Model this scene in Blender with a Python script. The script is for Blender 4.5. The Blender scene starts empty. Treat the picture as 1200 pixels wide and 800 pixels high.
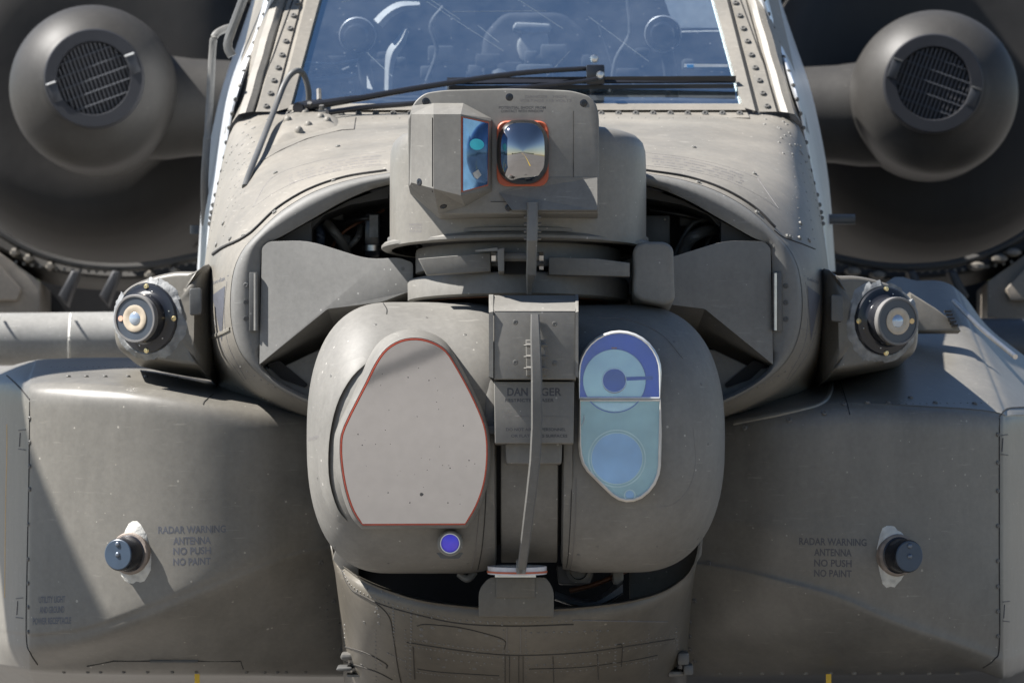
import bpy, bmesh, math, random
from mathutils import Vector, Matrix, Quaternion
from mathutils.bvhtree import BVHTree
random.seed(7)
R = math.radians
# ------------------------------------------------------------------ camera, world, sun, exposure
D, S, CZ, HZ = 12.0, 0.002, 1.9, 0.13        # distance, metres per photo pixel at y = 0, camera height, height above frame centre
SUN = Vector((-0.61, -0.065, 0.79)).normalized()   # towards the sun
sc = bpy.context.scene
cam = bpy.data.objects.new('camera', bpy.data.cameras.new('camera'))
sc.collection.objects.link(cam); sc.camera = cam
cam.location = (0, -D, CZ); cam.rotation_euler = (R(90), 0, 0)
cam.data.sensor_width = 36; cam.data.lens = 36 * D / 2.4
cam.data.shift_y = -HZ / 2.4; cam.data.clip_end = 6000
cam.data.dof.use_dof = True; cam.data.dof.focus_distance = D + 0.1; cam.data.dof.aperture_fstop = 7.5
w = bpy.data.worlds.new('World'); sc.world = w; w.use_nodes = True
nt = w.node_tree
sky = nt.nodes.new('ShaderNodeTexSky'); sky.sky_type = 'NISHITA'; sky.sun_disc = False
sky.sun_elevation = math.asin(SUN.z); sky.sun_rotation = math.atan2(SUN.x, SUN.y) % (2 * math.pi)
sky.altitude = 1500; sky.air_density = 1.0; sky.dust_density = 0.4; sky.ozone_density = 1.5
nt.links.new(sky.outputs[0], nt.nodes['Background'].inputs[0])
nt.nodes['Background'].inputs[1].default_value = 0.05
sun = bpy.data.objects.new('sun', bpy.data.lights.new('sun', 'SUN')); sc.collection.objects.link(sun)
sun.data.energy = 5.0; sun.data.angle = R(0.53); sun.data.color = (1, 0.965, 0.92)
sun.rotation_euler = SUN.to_track_quat('Z', 'Y').to_euler()
sc.view_settings.view_transform = 'Standard'; sc.view_settings.look = 'None'
sc.view_settings.exposure = 1.38; sc.view_settings.gamma = 1
sc.render.engine = 'CYCLES'; sc.cycles.max_bounces = 8; sc.cycles.glossy_bounces = 4; sc.cycles.transparent_max_bounces = 8
sc.cycles.caustics_reflective = False; sc.cycles.caustics_refractive = False

# ------------------------------------------------------------------ helpers
CAM = Vector((0, -D, CZ))
def P(px, py, y):
    f = (D + y) / D
    return Vector(((px - 600) * S * f, y, CZ + ((400 - py) * S - HZ) * f))
def U(n, y=0.0): return n * S * (D + y) / D       # n photo pixels at depth y, in metres
PITCH = R(4.5)
BACK = Vector((0, math.cos(PITCH), -math.sin(PITCH)))   # fore-and-aft axis of the nose-up aircraft

WC = {}; BV = {}
COL = sc.collection
def link(o, parent, wc):
    COL.objects.link(o)
    o.parent = parent
    o.location = wc - (WC[parent] if parent else Vector())
    WC[o] = wc
def mk(name, verts, faces, mat, parent=None, smooth=True, angle=35, kind=None, label=None, bvh=False, recalc=True):
    if bvh: faces = [t for f_ in faces for t in ([f_] if len(f_) != 4 else [(f_[0], f_[1], f_[2]), (f_[0], f_[2], f_[3])])]
    me = bpy.data.meshes.new(name)
    c = sum((Vector((min(v[i] for v in verts), max(v[i] for v in verts), 0)) * 0 for i in range(0)), Vector())
    lo = Vector([min(v[i] for v in verts) for i in range(3)]); hi = Vector([max(v[i] for v in verts) for i in range(3)])
    c = (lo + hi) / 2
    me.from_pydata([Vector(v) - c for v in verts], [], faces)
    if recalc:
        bm = bmesh.new(); bm.from_mesh(me); bmesh.ops.recalc_face_normals(bm, faces=bm.faces); bm.to_mesh(me); bm.free()
    if smooth:
        me.polygons.foreach_set('use_smooth', [True] * len(me.polygons))
        me.set_sharp_from_angle(angle=R(angle))
    for m in (mat if isinstance(mat, (list, tuple)) else [mat]): me.materials.append(m)
    me.update()
    o = bpy.data.objects.new(name, me)
    link(o, parent, c)
    if kind: o['kind'] = kind
    if label: o['label'] = label
    if bvh: BV[o] = BVHTree.FromPolygons([Vector(v) for v in verts], faces)
    return o
def frombm(name, bm, mat, parent=None, **k):
    bm.verts.index_update()
    v = [x.co.copy() for x in bm.verts]; f = [[q.index for q in p.verts] for p in bm.faces]
    bm.free()
    return mk(name, v, f, mat, parent, **k)
def cr(p0, p1, p2, p3, t):
    return 0.5 * ((2 * p1) + (p2 - p0) * t + (2 * p0 - 5 * p1 + 4 * p2 - p3) * t * t + (3 * p1 - p0 - 3 * p2 + p3) * t ** 3)
def spline(pts, n, closed=False):
    out = []; m = len(pts)
    rng = m if closed else m - 1
    for i in range(rng):
        if closed: a, b, c, d = (pts[(i + k) % m] for k in (-1, 0, 1, 2))
        else:
            b, c = pts[i], pts[i + 1]
            a = pts[i - 1] if i else 2 * b - c
            d = pts[i + 2] if i + 2 < m else 2 * c - b
        for j in range(n): out.append(cr(a, b, c, d, j / n))
    if not closed: out.append(pts[-1].copy())
    return out
def surf(rows, nu=5, nv=5):
    rr = [spline([Vector(p) for p in r], nu) for r in rows]
    cols = [spline([r[i] for r in rr], nv) for i in range(len(rr[0]))]
    return [[cols[i][j] for i in range(len(cols))] for j in range(len(cols[0]))]
def grid(name, rows, mat, parent, closed=False, cap=None, **k):
    n = len(rows[0]); v = [p for r in rows for p in r]; f = []
    for i in range(len(rows) - 1):
        for j in range(n if closed else n - 1):
            a = i * n + j; b = i * n + (j + 1) % n
            f.append((a, b, b + n, a + n))
    if cap in ('start', 'both'): f.append(tuple(range(n))[::-1])
    if cap in ('end', 'both'): f.append(tuple((len(rows) - 1) * n + j for j in range(n)))
    return mk(name, v, f, mat, parent, **k)
def frame_of(d):
    d = d.normalized(); a = Vector((0, 0, 1)) if abs(d.z) < 0.9 else Vector((1, 0, 0))
    x = a.cross(d).normalized(); return x, d.cross(x).normalized(), d
def lathe(name, c, axis, prof, mat, parent, n=48, sx=1, sy=1, **k):
    """prof: list of (radius, distance along axis)"""
    x, y, d = frame_of(axis); rows = []
    for r, h in prof:
        r = max(r, 1e-5)
        rows.append([c + d * h + x * (r * sx * math.cos(2 * math.pi * i / n)) + y * (r * sy * math.sin(2 * math.pi * i / n)) for i in range(n)])
    return grid(name, rows, mat, parent, closed=True, cap=k.pop('cap', 'both'), **k)
def tube(name, pts, r, mat, parent, n=10, sub=6, taper=None, **k):
    pts = [Vector(p) for p in pts]
    if sub > 1 and len(pts) > 2: pts = spline(pts, sub)
    rows = []; up = Vector((0.13, 0.21, 0.97)).normalized()
    for i, p in enumerate(pts):
        d = (pts[min(i + 1, len(pts) - 1)] - pts[max(i - 1, 0)]).normalized()
        a = d.cross(up)
        if a.length < 0.1: a = d.cross(Vector((1, 0, 0)))
        a.normalize(); b = a.cross(d)
        rr = r if taper is None else r + (taper - r) * i / (len(pts) - 1)
        rows.append([p + a * rr * math.cos(2 * math.pi * j / n) + b * rr * math.sin(2 * math.pi * j / n) for j in range(n)])
    return grid(name, rows, mat, parent, closed=True, cap='both', **k)
def rp(pts, r, n=5):
    """round the corners of a 2-D polygon; r may be a number or a list"""
    out = []; m = len(pts)
    for i in range(m):
        p = Vector(pts[i][:2]); a = Vector(pts[i - 1][:2]) - p; b = Vector(pts[(i + 1) % m][:2]) - p
        rr = r[i] if isinstance(r, (list, tuple)) else r
        q = min(rr, a.length * 0.48, b.length * 0.48)
        if q < 0.05: out.append(tuple(p)); continue
        s = p + a.normalized() * q; e = p + b.normalized() * q
        for j in range(n + 1):
            t = j / n; out.append(tuple((1 - t) ** 2 * s + 2 * t * (1 - t) * p + t * t * e))
    return out
def offs(pts, d):
    m = len(pts); out = []
    area = sum(pts[i][0] * pts[(i + 1) % m][1] - pts[(i + 1) % m][0] * pts[i][1] for i in range(m))
    s = 1 if area > 0 else -1
    for i in range(m):
        t = Vector(pts[(i + 1) % m][:2]) - Vector(pts[i - 1][:2])
        if t.length < 1e-6: out.append(pts[i]); continue
        t.normalize(); out.append((pts[i][0] + s * t.y * d, pts[i][1] - s * t.x * d))
    return out
def spl2(pts, n, closed=True): return [tuple(p) for p in spline([Vector(p) for p in pts], n, closed)]
def prism(name, pts, y, depth, mat, parent, bev=0.0, seg=3, axis=None, ys=None, **k):
    """outline in photo pixels at depth y (or yfun(px,py)), pushed back along the aircraft axis"""
    ax = axis or BACK
    bm = bmesh.new()
    f = [bm.verts.new(P(p[0], p[1], ys(p[0], p[1]) if ys else y)) for p in pts]
    b = [bm.verts.new(v.co + ax * depth) for v in f]
    face = bm.faces.new(f); n = len(f)
    for i in range(n): bm.faces.new((f[i], b[i], b[(i + 1) % n], f[(i + 1) % n]))
    bm.faces.new(b[::-1])
    if bev:
        bmesh.ops.recalc_face_normals(bm, faces=bm.faces)
        bmesh.ops.bevel(bm, geom=list(face.edges), offset=bev, segments=seg, profile=0.5, affect='EDGES', clamp_overlap=True)
    return frombm(name, bm, mat, parent, **k)
def box(name, lo, hi, mat, parent, bev=0.0, seg=2, rot=None, **k):
    lo, hi = Vector(lo), Vector(hi); c = (lo + hi) / 2; h = (hi - lo) / 2
    bm = bmesh.new(); bmesh.ops.create_cube(bm, size=2)
    for v in bm.verts: v.co = Vector((v.co.x * h.x, v.co.y * h.y, v.co.z * h.z))
    if bev: bmesh.ops.bevel(bm, geom=list(bm.edges), offset=bev, segments=seg, profile=0.5, affect='EDGES')
    if rot is not None: bmesh.ops.transform(bm, matrix=rot, verts=bm.verts)
    bmesh.ops.translate(bm, vec=c, verts=bm.verts)
    return frombm(name, bm, mat, parent, **k)
def hit(objs, px, py, default=None):
    d = (P(px, py, 0) - CAM).normalized(); best = None
    for o in (objs if isinstance(objs, (list, tuple)) else [objs]):
        l, n, i, dist = BV[o].ray_cast(CAM, d)
        if l is not None and (best is None or dist < best[2]): best = (l, n if n.dot(d) < 0 else -n, dist)
    return best
_h = {}
def head(kind, mat):
    """shared meshes of unit-radius fastener heads"""
    key = (kind, mat.name)
    if key in _h: return _h[key]
    prof = {'rivet': [(1, -.1), (1, .12), (.8, .42), (.45, .6), (0, .64)],
            'bolt': [(1.25, -.1), (1.25, .12), (1, .14), (1, .55), (.85, .72), (.5, .74), (.42, .45), (0, .45)],
            'flat': [(1, -.1), (1, .1), (.9, .16), (.5, .16), (.42, .03), (0, .03)],
            'plug': [(1, -.2), (1, .10), (.9, .16), (.4, .16), (.35, .05), (0, .05)]}[kind]
    n = 12; v = []; f = []
    for r, z in prof:
        for i in range(n): v.append((max(r, .001) * math.cos(2 * math.pi * i / n), max(r, .001) * math.sin(2 * math.pi * i / n), z))
    for i in range(len(prof) - 1):
        for j in range(n): f.append((i * n + j, i * n + (j + 1) % n, (i + 1) * n + (j + 1) % n, (i + 1) * n + j))
    me = bpy.data.meshes.new(kind + '_head'); me.from_pydata(v, [], f)
    me.polygons.foreach_set('use_smooth', [True] * len(f)); me.set_sharp_from_angle(angle=R(40)); me.materials.append(mat)
    _h[key] = me; return me
def fast(name, kind, objs, px, py, r, mat, parent, lift=0.0, squash=1.0, nrm=None):
    """one fastener head on the surface seen at that spot"""
    h = hit(objs, px, py)
    if not h: return None
    if nrm: h = (h[0], Vector(nrm).normalized())
    o = bpy.data.objects.new(name, head(kind, mat))
    q = h[1].to_track_quat('Z', 'Y') @ Quaternion((0, 0, 1), random.random() * 3)
    link(o, parent, h[0] + h[1] * lift)
    o.rotation_mode = 'QUATERNION'; o.rotation_quaternion = q; o.scale = (r, r, r * squash)
    return o
def fast_many(name, kind, objs, pts, r, mat, parent):
    """heads too small to pick apart: one joined mesh"""
    me = head(kind, mat); v = []; f = []
    base = [x.co.copy() for x in me.vertices]; fb = [list(p.vertices) for p in me.polygons]
    for px, py in pts:
        h = hit(objs, px, py)
        if not h: continue
        q = h[1].to_track_quat('Z', 'Y'); n = len(v); rr = r * random.uniform(.85, 1.15)
        v += [h[0] + q @ (b * rr) for b in base]; f += [[i + n for i in p] for p in fb]
    if v: return mk(name, v, f, mat, parent, kind='stuff', recalc=False)
def drape(name, objs, pts, wpx, mat, parent, lift=0.0018, sub=6, round_=True, closed=False, **k):
    """a thin bead or strip laid along a line on a surface"""
    p2 = [Vector((p[0], p[1], 0)) for p in pts]
    if sub > 1 and len(p2) > 2: p2 = spline(p2, sub, closed)
    elif len(p2) == 2: p2 = [p2[0].lerp(p2[1], i / 12) for i in range(13)]
    rows = []
    hs = []
    for p in p2:
        h = hit(objs, p.x, p.y)
        if h: hs.append(h)
    if closed and hs: hs.append(hs[0])
    for i, h in enumerate(hs):
        d = hs[min(i + 1, len(hs) - 1)][0] - hs[max(i - 1, 0)][0]
        if d.length < 1e-6: continue
        s = d.normalized().cross(h[1]); s.normalize(); wd = U(wpx, h[0].y) / 2
        rows.append([h[0] + s * wd - h[1] * .0008, h[0] + s * wd * .6 + h[1] * lift, h[0] - s * wd * .6 + h[1] * lift, h[0] - s * wd - h[1] * .0008])
    if len(rows) > 1: return grid(name, rows, mat, parent, **k)
def lettering(name, txt, objs, cx, cy, wpx, hpx, mat, parent, slope=0.0, lift=0.00035, shear=0.0, bold=0.022):
    cu = bpy.data.curves.new('t', 'FONT'); cu.body = txt; cu.align_x = 'CENTER'; cu.resolution_u = 3; cu.offset = bold
    to = bpy.data.objects.new('t', cu); COL.objects.link(to)
    bpy.context.view_layer.update()
    me = bpy.data.meshes.new_from_object(to.evaluated_get(bpy.context.evaluated_depsgraph_get()))
    bpy.data.objects.remove(to)
    bm = bmesh.new(); bm.from_mesh(me); bmesh.ops.triangulate(bm, faces=bm.faces)
    xs = [v.co.x for v in bm.verts]; ys = [v.co.y for v in bm.verts]
    x0, x1, y0, y1 = min(xs), max(xs), min(ys), max(ys)
    v = []; ok = []
    for q in bm.verts:
        u = (q.co.x - (x0 + x1) / 2) / (x1 - x0) * wpx; t = (q.co.y - (y0 + y1) / 2) / (y1 - y0) * hpx
        h = hit(objs, cx + u + shear * t, cy - t + slope * u)
        ok.append(h is not None); v.append(h[0] + h[1] * lift if h else Vector())
    f = [[q.index for q in p.verts] for p in bm.faces]
    f = [p for p in f if all(ok[i] for i in p)]
    bm.free()
    used = sorted({i for p in f for i in p}); mp = {i: j for j, i in enumerate(used)}
    if f: return mk(name, [v[i] for i in used], [[mp[i] for i in p] for p in f], mat, parent, smooth=False, recalc=False)
def patch(name, objs, outline, mat, parent, lift=0.0008, **k):
    """flat painted or sealed patch that follows a surface"""
    v = []; c = Vector((sum(p[0] for p in outline) / len(outline), sum(p[1] for p in outline) / len(outline)))
    rings = [1, .75, .5, .25]; rows = []
    for s in rings:
        row = []
        for p in outline:
            h = hit(objs, c.x + (p[0] - c.x) * s, c.y + (p[1] - c.y) * s)
            if not h: return None
            row.append(h[0] + h[1] * (lift if s < 1 or lift < .002 else -.001))
        rows.append(row)
    return grid(name, rows, mat, parent, closed=True, cap='end', **k)

# ------------------------------------------------------------------ materials
def M(name): 
    m = bpy.data.materials.new(name); m.use_nodes = True
    return m, m.node_tree, m.node_tree.nodes['Principled BSDF']
def paint(name, col, rough=0.45, var=0.12, specks=True, bump=0.15, warm=0.0, coat=0.0, scale=3.0, spec=0.5, streak=0.5):
    m, t, b = M(name); N = t.nodes.new; L = t.links.new
    tc = N('ShaderNodeTexCoord')
    n1 = N('ShaderNodeTexNoise'); n1.inputs['Scale'].default_value = scale; n1.inputs['Detail'].default_value = 8; n1.inputs['Roughness'].default_value = .62
    L(tc.outputs['Object'], n1.inputs['Vector'])
    mp = N('ShaderNodeMapping'); mp.inputs['Scale'].default_value = (14, 14, 1.6); L(tc.outputs['Object'], mp.inputs['Vector'])
    n2 = N('ShaderNodeTexNoise'); n2.inputs['Scale'].default_value = 2.2; n2.inputs['Detail'].default_value = 6; L(mp.outputs[0], n2.inputs['Vector'])
    mx = N('ShaderNodeMix'); mx.inputs[0].default_value = streak * .5; L(n1.outputs[0], mx.inputs[2]); L(n2.outputs[0], mx.inputs[3])
    r1 = N('ShaderNodeValToRGB'); L(mx.outputs[0], r1.inputs[0])
    lo = [c * (1 - var) for c in col]; hi = [c * (1 + var) for c in col]; hi[0] *= 1 + warm; hi[2] *= 1 - warm
    r1.color_ramp.elements[0].position = .34; r1.color_ramp.elements[0].color = (*lo, 1)
    r1.color_ramp.elements[1].position = .66; r1.color_ramp.elements[1].color = (*hi, 1)
    out = r1.outputs[0]
    if specks:
        vo = N('ShaderNodeTexVoronoi'); vo.inputs['Scale'].default_value = 34; vo.inputs['Randomness'].default_value = 1
        n4 = N('ShaderNodeTexNoise'); n4.inputs['Scale'].default_value = 9; L(tc.outputs['Object'], n4.inputs['Vector'])
        L(tc.outputs['Object'], vo.inputs['Vector'])
        sub = N('ShaderNodeMath'); sub.operation = 'MULTIPLY_ADD'; sub.inputs[1].default_value = .34; sub.inputs[2].default_value = -.12; L(n4.outputs[0], sub.inputs[0])
        cmp = N('ShaderNodeMath'); cmp.operation = 'LESS_THAN'; L(vo.outputs['Distance'], cmp.inputs[0]); L(sub.outputs[0], cmp.inputs[1])
        mul = N('ShaderNodeMath'); mul.operation = 'MULTIPLY'; mul.inputs[1].default_value = .75; L(cmp.outputs[0], mul.inputs[0])
        ms = N('ShaderNodeMix'); ms.data_type = 'RGBA'; L(mul.outputs[0], ms.inputs[0]); L(out, ms.inputs[6])
        ms.inputs[7].default_value = (min(.5, col[0] * 2.4), min(.48, col[1] * 2.4), min(.46, col[2] * 2.4), 1)
        # fine scratches and rubbed spots
        mp3 = N('ShaderNodeMapping'); mp3.inputs['Scale'].default_value = (5, 5, 60); mp3.inputs['Rotation'].default_value = (.4, .9, .3); L(tc.outputs['Object'], mp3.inputs['Vector'])
        n5 = N('ShaderNodeTexNoise'); n5.inputs['Scale'].default_value = 3; n5.inputs['Detail'].default_value = 4; L(mp3.outputs[0], n5.inputs['Vector'])
        r5 = N('ShaderNodeValToRGB'); r5.color_ramp.elements[0].position = .66; r5.color_ramp.elements[1].position = .74; L(n5.outputs[0], r5.inputs[0])
        m5 = N('ShaderNodeMath'); m5.operation = 'MULTIPLY'; m5.inputs[1].default_value = .55; L(r5.outputs[0], m5.inputs[0])
        mt = N('ShaderNodeMix'); mt.data_type = 'RGBA'; L(m5.outputs[0], mt.inputs[0]); L(ms.outputs[2], mt.inputs[6])
        mt.inputs[7].default_value = (col[0] * 1.7, col[1] * 1.7, col[2] * 1.7, 1)
        n7 = N('ShaderNodeTexNoise'); n7.inputs['Scale'].default_value = 75; n7.inputs['Detail'].default_value = 6; n7.inputs['Roughness'].default_value = .7; L(tc.outputs['Object'], n7.inputs['Vector'])
        n8 = N('ShaderNodeTexNoise'); n8.inputs['Scale'].default_value = 1.7; n8.inputs['Detail'].default_value = 7; n8.inputs['Roughness'].default_value = .7; n8.inputs['Distortion'].default_value = .6; L(tc.outputs['Object'], n8.inputs['Vector'])
        a7 = N('ShaderNodeMapRange'); a7.inputs[1].default_value = .3; a7.inputs[2].default_value = .7; a7.inputs[3].default_value = .90; a7.inputs[4].default_value = 1.09; L(n7.outputs[0], a7.inputs[0])
        a8 = N('ShaderNodeMapRange'); a8.inputs[1].default_value = .35; a8.inputs[2].default_value = .65; a8.inputs[3].default_value = .86; a8.inputs[4].default_value = 1.12; L(n8.outputs[0], a8.inputs[0])
        a9 = N('ShaderNodeMath'); a9.operation = 'MULTIPLY'; L(a7.outputs[0], a9.inputs[0]); L(a8.outputs[0], a9.inputs[1])
        vm = N('ShaderNodeVectorMath'); vm.operation = 'SCALE'; L(mt.outputs[2], vm.inputs[0]); L(a9.outputs[0], vm.inputs['Scale'])
        out = vm.outputs[0]
    L(out, b.inputs['Base Color'])
    rr = N('ShaderNodeMapRange'); rr.inputs[3].default_value = rough - .07; rr.inputs[4].default_value = rough + .09; L(n1.outputs[0], rr.inputs[0]); L(rr.outputs[0], b.inputs['Roughness'])
    n3 = N('ShaderNodeTexNoise'); n3.inputs['Scale'].default_value = 420; n3.inputs['Detail'].default_value = 3; L(tc.outputs['Object'], n3.inputs['Vector'])
    n6 = N('ShaderNodeTexNoise'); n6.inputs['Scale'].default_value = 11; n6.inputs['Detail'].default_value = 2; L(tc.outputs['Object'], n6.inputs['Vector'])
    bp = N('ShaderNodeBump'); bp.inputs['Strength'].default_value = bump; bp.inputs['Distance'].default_value = .0006; L(n3.outputs[0], bp.inputs['Height'])
    bq = N('ShaderNodeBump'); bq.inputs['Strength'].default_value = .25; bq.inputs['Distance'].default_value = .004; L(n6.outputs[0], bq.inputs['Height']); L(bp.outputs[0], bq.inputs['Normal'])
    L(bq.outputs[0], b.inputs['Normal'])
    b.inputs['Specular IOR Level'].default_value = spec
    b.inputs['Coat Weight'].default_value = coat; b.inputs['Coat Roughness'].default_value = .2
    return m
def plain(name, col, rough=.5, metal=0.0, spec=.5, bump=0.0, bscale=200, var=.1):
    m, t, b = M(name); N = t.nodes.new; L = t.links.new
    tc = N('ShaderNodeTexCoord'); n = N('ShaderNodeTexNoise'); n.inputs['Scale'].default_value = 40; n.inputs['Detail'].default_value = 5; L(tc.outputs['Object'], n.inputs['Vector'])
    r = N('ShaderNodeValToRGB'); r.color_ramp.elements[0].position = .3; r.color_ramp.elements[1].position = .7
    r.color_ramp.elements[0].color = (*[c * (1 - var) for c in col], 1); r.color_ramp.elements[1].color = (*[min(1, c * (1 + var)) for c in col], 1)
    L(n.outputs[0], r.inputs[0]); L(r.outputs[0], b.inputs['Base Color'])
    b.inputs['Roughness'].default_value = rough; b.inputs['Metallic'].default_value = metal; b.inputs['Specular IOR Level'].default_value = spec
    if bump:
        n3 = N('ShaderNodeTexNoise'); n3.inputs['Scale'].default_value = bscale; L(tc.outputs['Object'], n3.inputs['Vector'])
        bp = N('ShaderNodeBump'); bp.inputs['Strength'].default_value = bump; bp.inputs['Distance'].default_value = .002; L(n3.outputs[0], bp.inputs['Height']); L(bp.outputs[0], b.inputs['Normal'])
    return m
def glassmat(name, tint, refl, rcol=(1, 1, 1), rough=0.0, dust=.02, dustcol=(.5, .55, .6)):
    m = bpy.data.materials.new(name); m.use_nodes = True; t = m.node_tree; N = t.nodes.new; L = t.links.new
    t.nodes.remove(t.nodes['Principled BSDF']); out = t.nodes['Material Output']
    tr = N('ShaderNodeBsdfTransparent'); tr.inputs[0].default_value = (*tint, 1)
    gl = N('ShaderNodeBsdfGlossy'); gl.inputs['Color'].default_value = (*rcol, 1); gl.inputs['Roughness'].default_value = rough
    df = N('ShaderNodeBsdfDiffuse'); df.inputs[0].default_value = (*dustcol, 1)
    fr = N('ShaderNodeLayerWeight'); fr.inputs[0].default_value = .35
    mr = N('ShaderNodeMapRange'); mr.inputs[3].default_value = refl; mr.inputs[4].default_value = min(1, refl + .5); L(fr.outputs['Fresnel'], mr.inputs[0])
    a = N('ShaderNodeMixShader'); L(mr.outputs[0], a.inputs[0]); L(tr.outputs[0], a.inputs[1]); L(gl.outputs[0], a.inputs[2])
    tc = N('ShaderNodeTexCoord'); n = N('ShaderNodeTexNoise'); n.inputs['Scale'].default_value = 5; n.inputs['Detail'].default_value = 9; n.inputs['Roughness'].default_value = .7; L(tc.outputs['Object'], n.inputs['Vector'])
    r = N('ShaderNodeMapRange'); r.inputs[1].default_value = .35; r.inputs[2].default_value = .75; r.inputs[3].default_value = dust * .3; r.inputs[4].default_value = dust * 2; L(n.outputs[0], r.inputs[0])
    vo = N('ShaderNodeTexVoronoi'); vo.inputs['Scale'].default_value = 34; L(tc.outputs['Object'], vo.inputs['Vector'])
    lt = N('ShaderNodeMath'); lt.operation = 'LESS_THAN'; lt.inputs[1].default_value = .07; L(vo.outputs['Distance'], lt.inputs[0])
    ml = N('ShaderNodeMath'); ml.operation = 'MULTIPLY_ADD'; ml.inputs[1].default_value = min(.25, dust * 5); L(lt.outputs[0], ml.inputs[0]); L(r.outputs[0], ml.inputs[2])
    c = N('ShaderNodeMixShader'); L(ml.outputs[0], c.inputs[0]); L(a.outputs[0], c.inputs[1]); L(df.outputs[0], c.inputs[2])
    L(c.outputs[0], out.inputs['Surface']); return m

TAN = paint('olive_drab_sunbleached', (.182, .171, .149), .55, .15, bump=.12, warm=.03)
TANS = paint('olive_drab_side_skin', (.20, .188, .16), .40, .08, bump=.1)
GREY = paint('turret_grey_drab', (.158, .151, .136), .60, .15, bump=.12)
PANEL = paint('door_grey_drab', (.146, .143, .134), .60, .12, bump=.2)
DARKG = paint('dark_drab', (.085, .085, .082), .45, .12)
CHEEK = paint('bay_drab', (.138, .129, .111), .42, .18, bump=.1, spec=.6)
BROWN = paint('nacelle_drab', (.036, .034, .031), .52, .15, spec=.35)
NACD = paint('nacelle_inlet_dark', (.034, .032, .030), .65, .15, specks=False, spec=.2)
SEAM2 = plain('skin_joint', (.035, .031, .026), .8)
BELLY = paint('belly_drab', (.098, .087, .069), .45, .14, scale=8, streak=.8)
BLACK = plain('black_rubber', (.012, .012, .013), .45)
BLK2 = plain('black_gloss', (.015, .016, .02), .25)
SEAM = plain('seam_gap', (.02, .019, .018), .8)
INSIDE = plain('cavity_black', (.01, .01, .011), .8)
STEEL = plain('worn_steel', (.55, .54, .52), .3, 1)
BOLTM = plain('painted_bolt', (.13, .125, .115), .42, .1, var=.3)
RIV = plain('painted_rivet', (.17, .165, .15), .5)
BRASS = plain('brass_screw', (.75, .62, .35), .35, 1)
RED = plain('red_gasket', (.50, .075, .035), .5)
ORANGE = plain('orange_gasket', (.45, .10, .045), .5)
SEAL = plain('pale_sealant', (.50, .49, .45), .7, bump=.9, bscale=90, var=.25)
SEALG = plain('grey_sealant', (.20, .205, .205), .6, bump=.9, bscale=90, var=.35)
INK = plain('faded_ink', (.055, .055, .062), .6)
INKB = plain('blue_grey_ink', (.075, .078, .092), .6)
INKL = plain('pale_ink', (.16, .15, .145), .6)
MIRROR = plain('germanium_window', (.56, .55, .545), .03, 1, var=.03, bump=.012, bscale=9)
DOME = plain('dome_window', (.34, .335, .335), .015, 1, var=.02)
CHROME = plain('silver_frame', (.72, .72, .70), .3, .45)
COPPER = plain('copper_brush', (.13, .055, .028), .5, .4, bump=.8, bscale=300)
GLAZE = glassmat('windscreen_glass', (.80, .88, .93), .52, (.68, .90, 1.0), 0.004, .032)
OPTG = glassmat('optic_cover_glass', (.95, .98, 1), .07, (.6, .8, 1), .0, .003)

# ------------------------------------------------------------------ setting
def sheet(name, pts, mat, **k):
    o = mk(name, [Vector(p) for p in pts], [tuple(range(len(pts)))], mat, None, smooth=False, recalc=False)
    o['kind'] = 'structure'; return o
GRASS = plain('dry_grass_field', (.21, .17, .07), .9, var=.35)
CONC = plain('apron_concrete', (.160, .150, .138), .8, var=.12, bump=.3, bscale=30)
for mm, s in ((GRASS, .02), (CONC, .35)):
    for n in mm.node_tree.nodes:
        if n.type == 'TEX_NOISE' and n.inputs['Scale'].default_value == 40: n.inputs['Scale'].default_value = s; n.inputs['Detail'].default_value = 10
sheet('ground', [(-3000, -3000, 0), (3000, -3000, 0), (3000, 3000, 0), (-3000, 3000, 0)], GRASS)
sheet('apron', [(-260, -420, .004), (260, -420, .004), (260, 120, .004), (-260, 120, .004)], CONC)
def ribbon(name, ctr, wd, z, mat):
    pts = spline([Vector((x, y, z)) for x, y in ctr], 10); rows = []
    for i, p in enumerate(pts):
        d = (pts[min(i + 1, len(pts) - 1)] - pts[max(i - 1, 0)]).normalized(); s = Vector((-d.y, d.x, 0))
        rows.append([p + s * wd / 2, p - s * wd / 2])
    o = grid(name, rows, mat, None, smooth=False, recalc=False); o['kind'] = 'structure'; return o
YEL = plain('yellow_marking', (.62, .42, .04), .7)
ribbon('taxi_line', [(1.3, -3), (1.5, -9), (1.1, -16), (-1, -32), (-5, -60), (-9, -120), (-12, -300)], .32, .008, YEL)
TREE = plain('far_foliage', (.045, .06, .03), .9, var=.4)
def treeline(name, y, x0, x1, n, label):
    bm = bmesh.new()
    for i in range(n):
        x = x0 + (x1 - x0) * (i + random.random()) / n; r = random.uniform(4, 9)
        m = Matrix.Translation((x, y + random.uniform(-14, 14), r * .55)) @ Matrix.Diagonal((r * 1.3, r, r * random.uniform(.6, 1), 1))
        g = bmesh.ops.create_icosphere(bm, subdivisions=2, radius=1, matrix=m)
        for v in g['verts']: v.co += Vector([random.uniform(-.7, .7) for _ in range(3)])
    o = frombm(name, bm, TREE, None, smooth=False); o['kind'] = 'stuff'; o['label'] = label; o['category'] = 'trees'
treeline('distant_treeline', -620, -600, 600, 170, 'dark line of trees beyond the apron, seen mirrored in the round dome window')
treeline('distant_treeline', 900, -500, 500, 110, 'far dark trees beyond the dry field behind the helicopter')

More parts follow.
